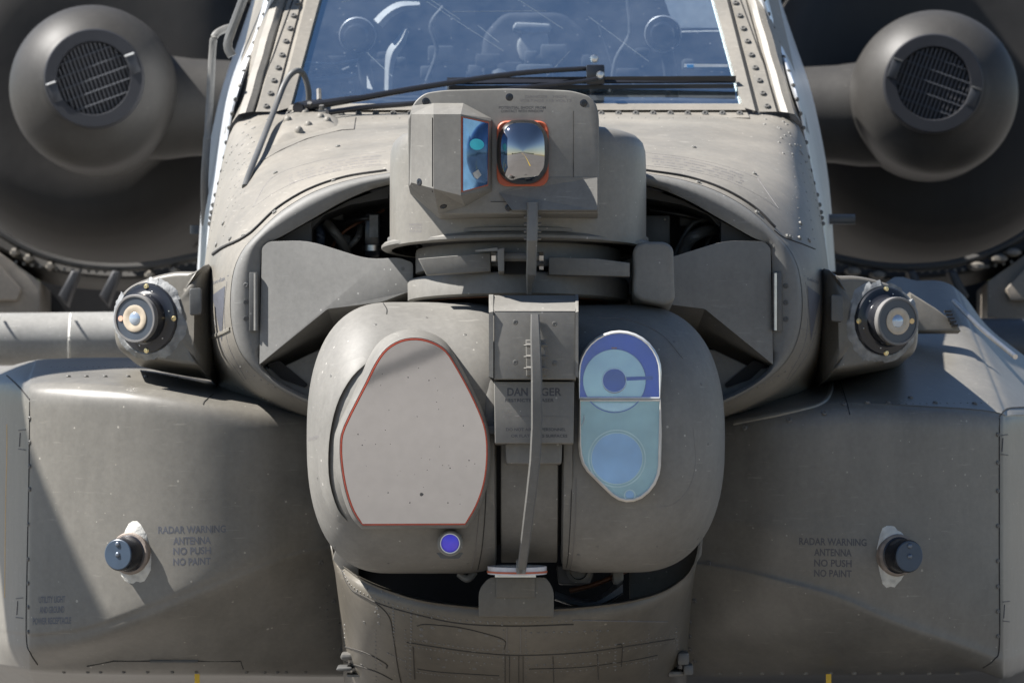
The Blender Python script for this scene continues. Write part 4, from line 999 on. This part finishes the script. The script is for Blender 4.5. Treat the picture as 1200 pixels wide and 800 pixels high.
# side skins
for side in (0, 1):
    i_ = [(322,-30),(315,0),(298,50),(281,100),(269,150),(260,200),(250,240),(246,262),(239,318)]
    o_ = [(306,-30),(297,0),(280,50),(263,100),(251,150),(242,200),(238,240),(236.5,262),(233,318)]
    rows = []
    for k, y in ((-.7, 2.35), (0, 2.02), (.35, 2.2), (.75, 2.7), (1, 3.4)):
        r = []
        for (a, b), (c, d) in zip(i_, o_):
            x = a + (c - a) * k
            if side: x = 1210 - x
            r.append(P(x, b, y + (.25 if b < 100 and k >= 0 else 0)))
        rows.append(r)
    rows.append([P(1210 - (c + 30) if side else c + 30, d, 5) for c, d in o_])
    sk = grid('side_skin', surf(rows, 4, 4), paint('side_skin_sky_pale', (.66, .68, .70), .30, .05, spec=.8, coat=.6), heli, bvh=True, label='fuselage side with sky sheen painted into its pale colour along the %s edge' % ('left' if side == 0 else 'right'))  # reflected sky is painted in as a pale base colour
    for (a, b) in spl2(i_[1:8], 3, False)[::1]:
        x = a - .5
        if side: x = 1210 - x
        fast('screw', 'bolt', [sk, nose], x, b, U(2.2, 2), BOLTM, sk)
# nose seams, screws, markings
drape('panel_seam', nose, [(453,200.5),(405,208),(363,222),(327,243),(302,266),(293,274),(280,282),(262,290),(250,298)], 4.0, SEAM, nose, lift=.005)
drape('panel_seam', nose, mir([(453,200.5),(405,208),(363,222),(327,243),(302,267)]), 4.0, SEAM, nose, lift=.005)
drape('panel_seam', nose, mir([(303,270),(292,278),(270,286),(255,292)]), 1.6, SEAM, nose)
drape('raised_joint', nose, [(243,396),(258,391),(272,384)], 5, TANS, nose, lift=.003)
fast_many('rivet_rows', 'rivet', nose, [(243 + 2.5 * i, 394 - .95 * i) for i in range(12)] + [(967 - 2.5 * i, 394 - .8 * i) for i in range(12)], U(.9), BOLTM, nose)
for x, y in ((396,172),(391,212),(322,249),(323,203),(813,173),(818,214),(884,204),(887,249),(254,287),(270,280),(285,277),(262,262),(926,278),(937,279),(948,282),(938,262),(923,277)):
    fast('screw', 'bolt', nose, x, y, U(2.7, 1), RIV, nose)
for x, y in ((288,146),(292,143),(296,151),(285,156),(290,159),(294,162),(278,170),(272,172),(284,170),(270,181),(266,190),(272,178),(297,167),(281,181),(292,180),(298,150),(313,140),(314,146)):
    fast('rivet', 'rivet', nose, x, y, U(1.9, 1.6), RIV, nose)
    fast('rivet', 'rivet', nose, 1210 - x, y, U(1.9, 1.6), RIV, nose)
pts = [(267 + random.uniform(0, 24), 185 + random.uniform(0, 60)) for _ in range(26)]
pts += [(264 - i * 2.0, 190 + i * 10) for i in range(11)] + [(275 - i * 1.6, 188 + i * 11) for i in range(9)]
pts += mir([(264 - i * 2.0, 190 + i * 9) for i in range(12)]) + mir([(275 - i * 1.9, 170 + i * 11) for i in range(11)]) + mir([(283 - i * 1.2, 160 + i * 12) for i in range(11)])
pts += [(340 + 16 * i, 138.6) for i in range(34)]
fast_many('rivet_rows', 'rivet', nose, pts, U(1.15, 1.5), RIV, nose)
for off in (0,):
    drape('painted_line', nose, [(453,178),(405,183),(360,192),(318,209),(296,243)], 1.4, INKL, nose, lift=.0005, sub=5)
    drape('painted_line', nose, [(453,193),(405,199),(360,209),(325,224),(297,243)], 1.4, INKL, nose, lift=.0005, sub=5)
    drape('painted_line', nose, mir([(453,179),(405,185),(360,195),(322,209)]), 1.4, INKL, nose, lift=.0005)
    drape('painted_line', nose, mir([(322,209),(297,245)]), 1.6, INKL, nose, lift=.0005)
    drape('painted_line', nose, mir([(453,194),(405,200),(360,211),(325,227),(297,245)]), 1.4, INKL, nose, lift=.0005)
# faint print between the lines
dl = []
for k in range(4):
    for i in range(44):
        x = 765 + i * 2.45; t = (x - 757) / 120
        y = 182.5 + 3 * k + 22 * t * t + 4 * t + k * .2
        dl.append((x, y))
for x, y in dl[::1]:
    if random.random() < .62: pass
v = []; f = []
for src in (dl, [(1210 - x, y) for x, y in dl]):
    for x, y in src:
        if random.random() < .3: continue
        w2 = random.uniform(.5, 1.0)
        hh = [hit(nose, x + a, y + b) for a, b in ((-w2, -.55), (w2, -.45), (w2, .55), (-w2, .45))]
        if all(hh): n = len(v); v += [h[0] + h[1] * .0006 for h in hh]; f.append((n, n + 1, n + 2, n + 3))
o = mk('faded_print', v, f, INKL, nose, smooth=False, recalc=False, kind='stuff')
# rescue triangles
for side in (0, 1):
    g = (lambda q: q) if side == 0 else mir
    drape('painted_line', nose, g([(246,332),(258,326),(268,323)]), 1.3, INKB, nose, lift=.0005, sub=1)
    drape('painted_line', nose, g([(246,332),(250,370),(262,410),(286,446)]), 1.3, INKB, nose, lift=.0005)
    drape('painted_line', nose, g([(266,330),(263,365),(268,405),(288,444)]), 1.3, INKB, nose, lift=.0005)
    tri = []
    A_, B_, C_ = Vector((249, 346)), Vector((264, 335)), Vector((260, 400))
    for i in range(9): tri.append(tuple(A_.lerp(B_, i / 8)))
    for i in range(1, 9): tri.append(tuple(B_.lerp(C_, i / 8)))
    for i in range(1, 8): tri.append(tuple(C_.lerp(A_, i / 8)))
    patch('painted_triangle', nose, g(tri), INKB, nose, label='faded blue-grey rescue triangle')
lettering('lettering', 'DANGER', nose, 257, 329, 14, 3.4, INKB, nose, slope=-.35)
lettering('lettering', 'DANGER', nose, 953, 329, 14, 3.4, INKB, nose, slope=.35)
fast_many('rivet_rows', 'rivet', [nose, bayL], [(243 + i * 6, 440 + i * 2.2 + i * i * .02) for i in range(20)] + [(282 + i * 8, 430 + i * 5.4 - i * i * .14) for i in range(9)], U(1.3), BOLTM, nose)
fast_many('rivet_rows', 'rivet', [nose, bayR], [(967 - i * 6, 452 + i * 1.8) for i in range(20)] + mir([(282 + i * 8, 430 + i * 5.4 - i * i * .14) for i in range(9)]), U(1.3), BOLTM, nose)
drape('raised_joint', [nose, bayR], [(975,440),(972,462),(960,474),(930,482),(890,490),(860,496)], 6, TANS, nose, lift=.004)
# base plate of the wiper pivot
patch('wiper_base', [nose, sill, frameL], rp([(318,172),(330,140),(346,127),(378,124),(398,140),(396,148),(372,154),(345,162)], 4, 4), TAN, nose, lift=.012, label='raised cast base of the wiper pivot')
drape('panel_seam', nose, [(306,190),(330,176),(360,163),(400,153),(415,152),(417,138)], 1.2, SEAM, nose, sub=1)
for x, y in ((338,146),(362,152),(376,143),(351,158),(358,137),(384,147)): fast('cast_boss', 'rivet', nose, x, y, U(5.5, 1.6), TAN, nose, lift=.006, squash=2.2)
def on(px, py, up, objs=None):
    h = hit(objs or [nose, sill, frameL, frameR, glass], px, py)
    return h[0] + Vector((0, -up, up * .25))
tube('washer_tube', [on(362, 121, .01), on(362, 110, .05), on(357, 98, .09), on(348, 96, .10), on(336, 108, .09), on(322, 140, .07), on(305, 180, .05), on(293, 205, .02), on(287, 219, .0)], U(3.6, 1.7), DARKG, heli, n=12, label='bent grey tube beside the windscreen')
piv = tube('wiper_pivot', [on(350, 133, .05), on(358, 131, .05), on(372, 131, .06)], U(7, 1.7), BLK2, heli, n=14, sub=3)
tube('wiper_arm', [on(352, 132, .05), on(400, 126, .06), on(420, 123, .06)], U(5.5, 1.7), BLK2, piv, sub=3, taper=U(4.2, 1.7))
tube('wiper_arm', [on(416, 124, .06), on(500, 111, .075), on(605, 95, .07), on(697, 86, .05)], U(4, 1.7), BLK2, piv, sub=5, taper=U(3, 1.7))
tube('wiper_arm', [on(384, 137, .04), on(430, 132, .05), on(500, 127, .06), on(600, 112, .06), on(680, 102, .05), on(704, 97, .05)], U(3.6, 1.7), BLK2, piv, sub=5, taper=U(2.4, 1.7))
for x, y in ((375, 122), (378, 133), (364, 130)): tube('wiper_nut', [on(x, y + 2, .05), on(x, y - 7 * (x == 375), .078)], U(3.2, 1.7), BOLTM, piv, sub=1, n=6)
wb = mk('wiper_blade', [on(524, 94.5, .028), on(862, 92.5, .028), on(862, 99, .028), on(524, 101, .028), on(524, 94.5, .012), on(862, 92.5, .012), on(862, 99, .012), on(524, 101, .012)],
        [(0, 1, 2, 3), (4, 5, 6, 7), (0, 1, 5, 4), (1, 2, 6, 5), (2, 3, 7, 6), (3, 0, 4, 7)], BLK2, heli, smooth=False, label='long black wiper blade lying along the glass')
mk('blade_rubber', [on(526, 102, .012), on(860, 100, .012), on(860, 104, .002), on(526, 106, .002)], [(0, 1, 2, 3)], BLACK, wb, smooth=False)
box('wiper_joint', on(697, 99, .04) + Vector((-.024, -.01, -.012)), on(697, 99, .04) + Vector((.026, .02, .042)), BLK2, wb, .004)
for x, y in ((696, 78), (703, 97)):
    c = on(x, y, .07)
    lathe('wiper_nut', c, Vector((0, -1, 0)), [(.012, -.01), (.012, .006), (.009, .012), (0, .014)], STEEL, wb, n=8)
SCR = plain('scratch_haze', (.16, .19, .23), .5)
for (a_, b_, c_, d_) in ((500,2,590,60),(505,0,540,24),(400,3,440,-8),(530,14,640,13),(690,20,760,72),(560,30,585,50),(430,62,460,90),(640,90,668,60),(600,-5,660,34)):
    drape('glass_scratch', glass, [(a_, b_), (c_, d_)], .28, SCR, glass, lift=.0004)
# sticker on the glass
prism('windscreen_sticker', [(802,75),(853,75.5),(853,82.5),(802,82)], wy(79) - .002, .002, plain('sticker_white', (.55, .60, .66), .5), glass, smooth=False, label='small white sticker low on the windscreen')
prism('sticker_logo', [(805,76),(813,76),(813,81.5),(805,81.5)], wy(79) - .0035, .001, plain('sticker_blue', (.08, .30, .62), .5), glass, smooth=False)

# ---- cockpit seen through the glass
CK = plain('cockpit_black', (.02, .022, .026), .7); CG = plain('cockpit_grey', (.07, .075, .08), .6); CL = plain('cockpit_pale', (.42, .42, .41), .6)
box('cockpit_tub', P(330, 150, 3.6), P(880, -60, 3.7), CK, heli)
for x in (318, 892): mk('cockpit_wall', [P(x, 150, 2.3), P(x, 60, 2.4), P(x, 60, 3.7), P(x, 150, 3.7)], [(0, 1, 2, 3)], CK, heli, smooth=False)
mk('glare_shield', [P(335, 128, 2.03), P(878, 128, 2.03), P(862, 112, 2.75), P(352, 112, 2.75), P(862, 160, 2.75), P(352, 160, 2.75)], [(0, 1, 2, 3), (3, 2, 4, 5)], CK, heli, smooth=False)
0 and mk('roof_panel', [P(395, -45, 2.5), P(815, -45, 2.5), P(815, -60, 3.7), P(395, -60, 3.7)], [(0, 1, 2, 3)], CK, heli, smooth=False)
CS = plain('seat_black', (.035, .036, .04), .8)
seat = prism('crew_seat', rp([(560,112),(566,40),(590,14),(660,14),(690,40),(700,112)], 12, 4), 3.0, .18, CS, heli, bev=.03)
prism('head_rest', rp([(600,34),(604,26),(645,28),(646,36),(622,40)], 3, 3), 2.95, .06, CL, seat, bev=.01)
prism('seat_pad', spl2([(606,50),(620,36),(642,40),(640,62),(628,76),(612,70)], 4), 2.96, .05, plain('pad_grey', (.30, .30, .29), .8), seat, bev=.01)
for cx, cy in ((419, 42), (777, 40)):
    c = P(cx, cy, 2.55)
    q = lathe('optical_head', c, Vector((-.1, -1, -.1)), [(.045, -.06), (.050, -.02), (.050, .0), (.044, .012), (.036, .014), (.034, .04), (.030, .045), (.026, .045), (.022, .02), (0, .018)], BLK2, heli, n=40, label='black optical head behind the windscreen')
    lathe('head_ring', c, Vector((-.1, -1, -.1)), [(.050, -.004), (.053, -.002), (.053, .006), (.050, .008)], plain('ring_steel', (.6, .6, .62), .35, .6), q, cap=None)
    tube('head_stalk', [c + Vector((.01, .02, -.04)), c + Vector((.02, .05, -.10)), c + Vector((.03, .08, -.2))], .02, CG, q)
def arc(name, pts, wpx, y, mat, parent=heli):
    rows = []
    for (a, b, w_) in pts: pass
    top = spline([Vector((a, b, 0)) for a, b, w_ in pts], 6); ws = spline([Vector((w_, 0, 0)) for a, b, w_ in pts], 6)
    for i, p in enumerate(top):
        d = (top[min(i + 1, len(top) - 1)] - top[max(i - 1, 0)]).normalized(); n = Vector((-d.y, d.x, 0)) * ws[i].x / 2
        rows.append([P(p.x + n.x, p.y + n.y, y), P(p.x, p.y, y - .02), P(p.x - n.x, p.y - n.y, y), P(p.x, p.y, y + .05)])
    return grid(name, rows, mat, parent, closed=True, cap='both')
arc('seat_frame_tube', [(443,28,14),(455,16,13),(470,8,12),(492,6,7)], 0, 2.75, CL)
arc('seat_frame_tube', [(476,34,5),(470,48,12),(460,62,14),(456,80,10),(455,106,9)], 0, 2.75, CL)
arc('side_console', [(352,96,9),(380,94,9),(405,92,10),(418,88,4)], 0, 2.2, CL)
arc('console_rim', [(356,73,2),(375,75,4),(392,75,3),(420,71,4)], 0, 2.28, CL)
mk('console_wedge', [P(430, 88, 2.45), P(437, 106, 2.4), P(430, 107, 2.4), P(430, 95, 2.5)], [(0, 1, 2), (0, 2, 3), (0, 3, 1)], CL, heli, smooth=False)
lathe('instrument_knob', P(585, 92, 2.5), Vector((0, -.4, 1)), [(.026, -.05), (.026, .0), (.020, .02), (.0, .03)], CG, heli, n=24)
box('instrument_box', P(605, 96, 2.55), P(648, 77, 2.65), CG, heli, .012)
mk('rear_window', [P(765, -40, 3.4), P(860, -40, 3.4), P(862, 33, 3.4), P(790, 33, 3.4)], [(0, 1, 2, 3)], plain('canopy_pale', (.60, .64, .66), .5), heli, smooth=False, label='pale side canopy seen through the windscreen')
arc('canopy_bar', [(790,38,2),(830,37,2),(852,37,2)], 0, 3.3, CL)
arc('canopy_bar', [(822,-6,2),(838,6,2),(852,20,2)], 0, 3.3, CL)
for i_ in range(26):
    x_ = random.uniform(360, 850); y_ = random.uniform(60, 112); w_ = random.uniform(4, 16); h_ = random.uniform(3, 9)
    box('cockpit_fitting', P(x_ - w_, y_ + h_, 2.9), P(x_ + w_, y_ - h_, 3.0), random.choice([CK, CG, CG, CS]), heli, .006)
for p_ in ([(352,84),(372,80),(392,86),(410,80)], [(500,96),(512,60),(505,30),(520,8)], [(716,108),(722,70),(738,40),(736,0)], [(742,100),(756,92),(770,96)]):
    tube('cockpit_cable', [P(a_, b_, 2.6) for a_, b_ in p_], .007, CG, heli)
tube('strap', [P(700, 25, 2.8), P(712, 60, 2.8), P(722, 92, 2.8)], .003, CG, heli)

# ---- engines in the background
def engine(side):
    g = (lambda a: a) if side == 0 else (lambda a: 1204 - a)
    Y = 5.0; cx = g(108) ; cy = 103 if side == 0 else 109
    ax = Vector((0, -1, .05)).normalized()
    c = P(cx, cy, Y)
    u = lambda n: U(n, Y)
    nac = lathe('engine_nacelle', P(g(106), cy - 10, Y + .6), ax, [(u(20), -.02), (u(90), -.01), (u(120), .0), (u(150), .0), (u(172), -.02), (u(190), -.09), (u(204), -.25), (u(212), -.6), (u(214), -2.0)], [NACD], heli, n=96, cap='start', bvh=True, angle=80,
                label='dark engine nacelle with rounded inlet on the %s' % ('left' if side == 0 else 'right'))
    prof = []
    for k in range(15):
        th = k / 14 * math.pi / 2; prof.append((u(97) * math.cos(th * .0 + (math.pi / 2 - th)) if False else u(97) * math.sin(math.pi / 2 - th * .62), u(97) * math.sin(th * .62) * .9))
    prof = [(u(60), -.55), (u(97), -.3), (u(98), -.05)] + prof + [(u(50), u(97) * .80)]
    ball = lathe('gearbox_fairing', c, ax, prof, BROWN, heli, n=72, bvh=True, angle=80, label='rounded nose gearbox fairing with a grille')
    gc = P(g(110), 92 if side == 0 else 98, Y - .29)
    gg = lathe('grille_ring', gc, ax, [(u(57), -.06), (u(57.5), .005), (u(56), .012), (u(43), .012), (u(42), .006), (u(42), -.04)], paint('ring_slate', (.018, .019, .023), .6, .1, specks=False, spec=.3), heli, n=64, cap=None, label='ring round the cooling grille')
    lathe('grille_back', gc, ax, [(u(42.5), -.03), (u(42.5), -.028), (0, -.028)], INSIDE, gg, n=48)
    x, y, d = frame_of(ax)
    rot = R(-20 if side == 0 else 20)
    ex, ez = Vector((math.cos(rot), 0, -math.sin(rot) * -1)), Vector((-math.sin(rot), 0, math.cos(rot)))
    ex = Vector((math.cos(rot), 0, -math.sin(rot))); ez = Vector((math.sin(rot), 0, math.cos(rot)))
    GM = plain('grille_wire', (.075, .075, .08), .7, spec=.2)
    for i in range(-8, 9):
        o1 = i / 8.6 * u(42); hl = math.sqrt(max(0, u(41.5) ** 2 - o1 * o1))
        a = gc + ex * o1 - ez * hl; b = gc + ex * o1 + ez * hl
        tube('grille_slat', [a + ax * -.008, b + ax * -.008], u(1.3), GM, gg, sub=1, n=5)
    for i in range(-2, 3):
        o1 = i / 3 * u(42); hl = math.sqrt(max(0, u(41.5) ** 2 - o1 * o1))
        tube('grille_bar', [gc + ez * o1 - ex * hl, gc + ez * o1 + ex * hl], u(.7), plain('bar_wire', (.07, .075, .085), .7, spec=.2), gg, sub=1, n=5)
    for s in (-1, 1):
        cc = gc + ex * (u(48) * s) + ax * .012
        m = Matrix.Rotation(rot, 4, 'Y')
        box('grille_clip', cc + Vector((-u(6), -.006, -u(12))), cc + Vector((u(6), .014, u(12))), plain('clip_metal', (.035, .037, .042), .5, .3), gg, .006, rot=m)
        box('clip_edge', cc + ez * u(11) + Vector((-u(6), -.014, -u(1))), cc + ez * u(11) + Vector((u(6), -.004, u(1))), CHROME if side == 0 else DARKG, gg, .003, rot=m)
    # arm to the fuselage
    arm = []
    for t, x_, r in ((0, 165, 62), (.3, 196, 62), (.6, 225, 58), (1, 300, 54)):
        cc = P(g(x_), 126 if side == 0 else 134, Y + .25); row = []
        for i in range(40):
            a = 2 * math.pi * i / 40; row.append(cc + Vector((0, u(r) * math.cos(a), u(r) * math.sin(a))))
        arm.append(row)
    grid('gearbox_arm', arm, BROWN, heli, closed=True, cap='both', label='fat arm joining the gearbox fairing to the fuselage')
    # lower cowling edge, panels and struts
    tube('cowling_bead', [P(g(-15), 262, Y - .1), P(g(20), 285, Y - .1), P(g(60), 302, Y - .1), P(g(110), 312, Y - .1), P(g(170), 312, Y - .1), P(g(235), 300, Y - .1)], u(5), BROWN, heli)
    cw = grid('lower_cowling', surf([[P(g(a), b, Y + q) for a, b in pts] for pts, q in ((((-60,235),(0,276),(60,302),(120,312),(180,312),(250,305)), .0), (((-60,262),(0,292),(50,316),(120,326),(180,326),(250,320)), -.03), (((-60,275),(0,300),(50,330),(120,340),(180,340),(250,332)), .1))], 4, 4), BROWN, heli)
    for k_ in range(26):
        px_ = -10 + 9.5 * k_; py_ = 318 - 15 * ((px_ - 125) / 125) ** 2
        if k_ % 3 == 0: box('cowling_latch', P(g(px_) - u(3), py_ + 3, Y - .10), P(g(px_) + u(3), py_ - 2, Y - .02), BROWN if k_ % 2 else GREY, cw, .008) if False else None
        o_ = bpy.data.objects.new('cowling_bolt', head('bolt', BOLTM)); link(o_, cw, P(g(px_), py_, Y - .09)); o_.rotation_euler = (R(90), 0, 0); o_.scale = (u(1.7),) * 3
    for a_, b_ in ((18, 296), (34, 303), (60, 312), (176, 322), (205, 318)): box('cowling_bracket', P(g(a_), b_, Y - .16) - Vector((u(7), 0, u(5))), P(g(a_), b_, Y - .02) + Vector((u(7), 0, u(5))), paint('bracket_tan', (.12, .108, .09), .5, .15), cw, .02)
    prism('cowling_panel', rp([(g(-60),268),(g(0),296),(g(47),330),(g(47),372),(g(-60),380)], 2, 2), Y - .1, .4, paint('panel_tan', (.17, .15, .125), .5, .1), heli, bev=.01)
    prism('cowling_panel', rp([(g(-60),268),(g(-20),290),(g(25),338),(g(20),352),(g(-60),350)], 2, 2), Y - .14, .1, paint('panel_tan2', (.19, .165, .135), .5, .1), heli, bev=.01)
    prism('dark_bay', [(g(47),326),(g(200),330),(g(240),330),(g(240),375),(g(47),375)], Y + .3, .1, INSIDE, heli)
    for a in (80, 128): prism('strut_fairing', [(g(a + 4),316),(g(a + 13),318),(g(a - 2),358),(g(a - 12),346)], Y - .2, .1, plain('strut_black', (.02, .02, .022), .5), heli, bev=.01)
engine(0); engine(1)
box('transmission_cowling', P(215, 300, 6.4), P(990, -260, 7.4), NACD, heli, .1, label='dark cowling between the engines')
box('fuselage_core', P(262, 700, 2.4), P(925, 330, 5.0), BROWN, heli, .05, label='fuselage body behind the nose')
# stub wings
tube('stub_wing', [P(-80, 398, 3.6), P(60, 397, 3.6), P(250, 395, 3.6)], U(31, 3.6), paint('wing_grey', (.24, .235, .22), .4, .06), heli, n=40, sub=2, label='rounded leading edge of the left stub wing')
for a in (0, 84): tube('wing_seam', [P(a - 1, 368, 3.54), P(a - 2, 380, 3.44), P(a - 3, 398, 3.40), P(a - 3, 415, 3.44), P(a - 3, 426, 3.54)], .004, SEAL, heli)
tube('stub_wing', [P(1100, 405, 4.4), P(1180, 405, 4.4), P(1300, 408, 4.4)], U(32, 4.4), paint('wing_shade_grey', (.06, .065, .07), .4, .06), heli, n=40, sub=2, label='stub wing on the right, shade put into its dark colour')  # this wing's shade is painted in as a darker blue-grey
# vent and flap on the right bay
prism('vent_scoop', [(1066,342),(1098,362),(1124,383),(1126,388),(1068,388)], 1.6, .1, TAN, bayR, bev=.004, label='small vent scoop on the right bay')
for i in range(5): box('vent_slot', P(1107 + i * 2.0, 366.5 + i * 4, 1.58), P(1114 + i * 2.0, 363.5 + i * 4, 1.6), INSIDE, bayR)
tube('bay_latch', [P(1118,353,2.3), P(1150,385,1.9), P(1190,418,1.6)], .007, STEEL, heli, label='bright edge strip along the right bay')
# handrail, hooks, probes
tube('grab_rail', [P(272, 32, 2.6), P(262, 35, 2.55), P(252, 42, 2.5), P(249, 60, 2.5), P(246, 120, 2.5), P(240, 205, 2.5), P(240, 262, 2.75)], .011, PANEL, heli, label='slim grab rail on the left flank')
tube('grab_rail', [P(292, -20, 2.4), P(283, 5, 2.4), P(270, 40, 2.4), P(267, 55, 2.4), P(272, 66, 2.4)], .013, DARKG, heli)
tube('flank_knob', [P(228, 264, 2.6), P(228, 274, 2.6)], .013, DARKG, heli, sub=1)
tube('flank_probe', [P(965, 257, 2.8), P(985, 257, 2.8), P(1002, 257, 2.8)], U(6, 2.8), DARKG, heli, label='stubby probe on the right flank')
# main rotor blade overhead, out of the picture: it shades the outer end of the left bay
bp = P(72, 600, .9); bq = bp + SUN * ((4.35 - bp.z) / SUN.z); hub = Vector((0, 5.6, 4.35))
bu = (bq - hub); bu.z = 0; bu.normalize(); bvv = Vector((bu.y, -bu.x, 0)); bvv = bvv if bvv.x < 0 else -bvv
rows = []
for L_ in (.6, 3, 5, 7.3):
    row = []
    for ch_, zz in ((0, 0), (.03, .022), (.15, .035), (.30, .028), (.53, 0), (.30, -.014), (.15, -.018), (.03, -.012)):
        row.append(hub + bu * L_ + bvv * ch_ + Vector((0, 0, zz - .015 * (L_ / 7.3) ** 2)))
    rows.append(row)
grid('rotor_blade', rows, plain('blade_black', (.03, .03, .03), .5), heli, closed=True, cap='both')
lathe('rotor_hub', hub - Vector((0, 0, 1.0)), Vector((0, 0, 1)), [(.18, 0), (.16, .85), (.4, .9), (.4, 1.1), (.1, 1.2)], BLK2, heli, n=32)
# safety pin streamers under the bays
for x in (231, 971):
    box('yellow_strap', P(x - 3, 806, .96), P(x + 3, 789, .965), plain('strap_yellow', (.6, .38, .03), .6), heli)
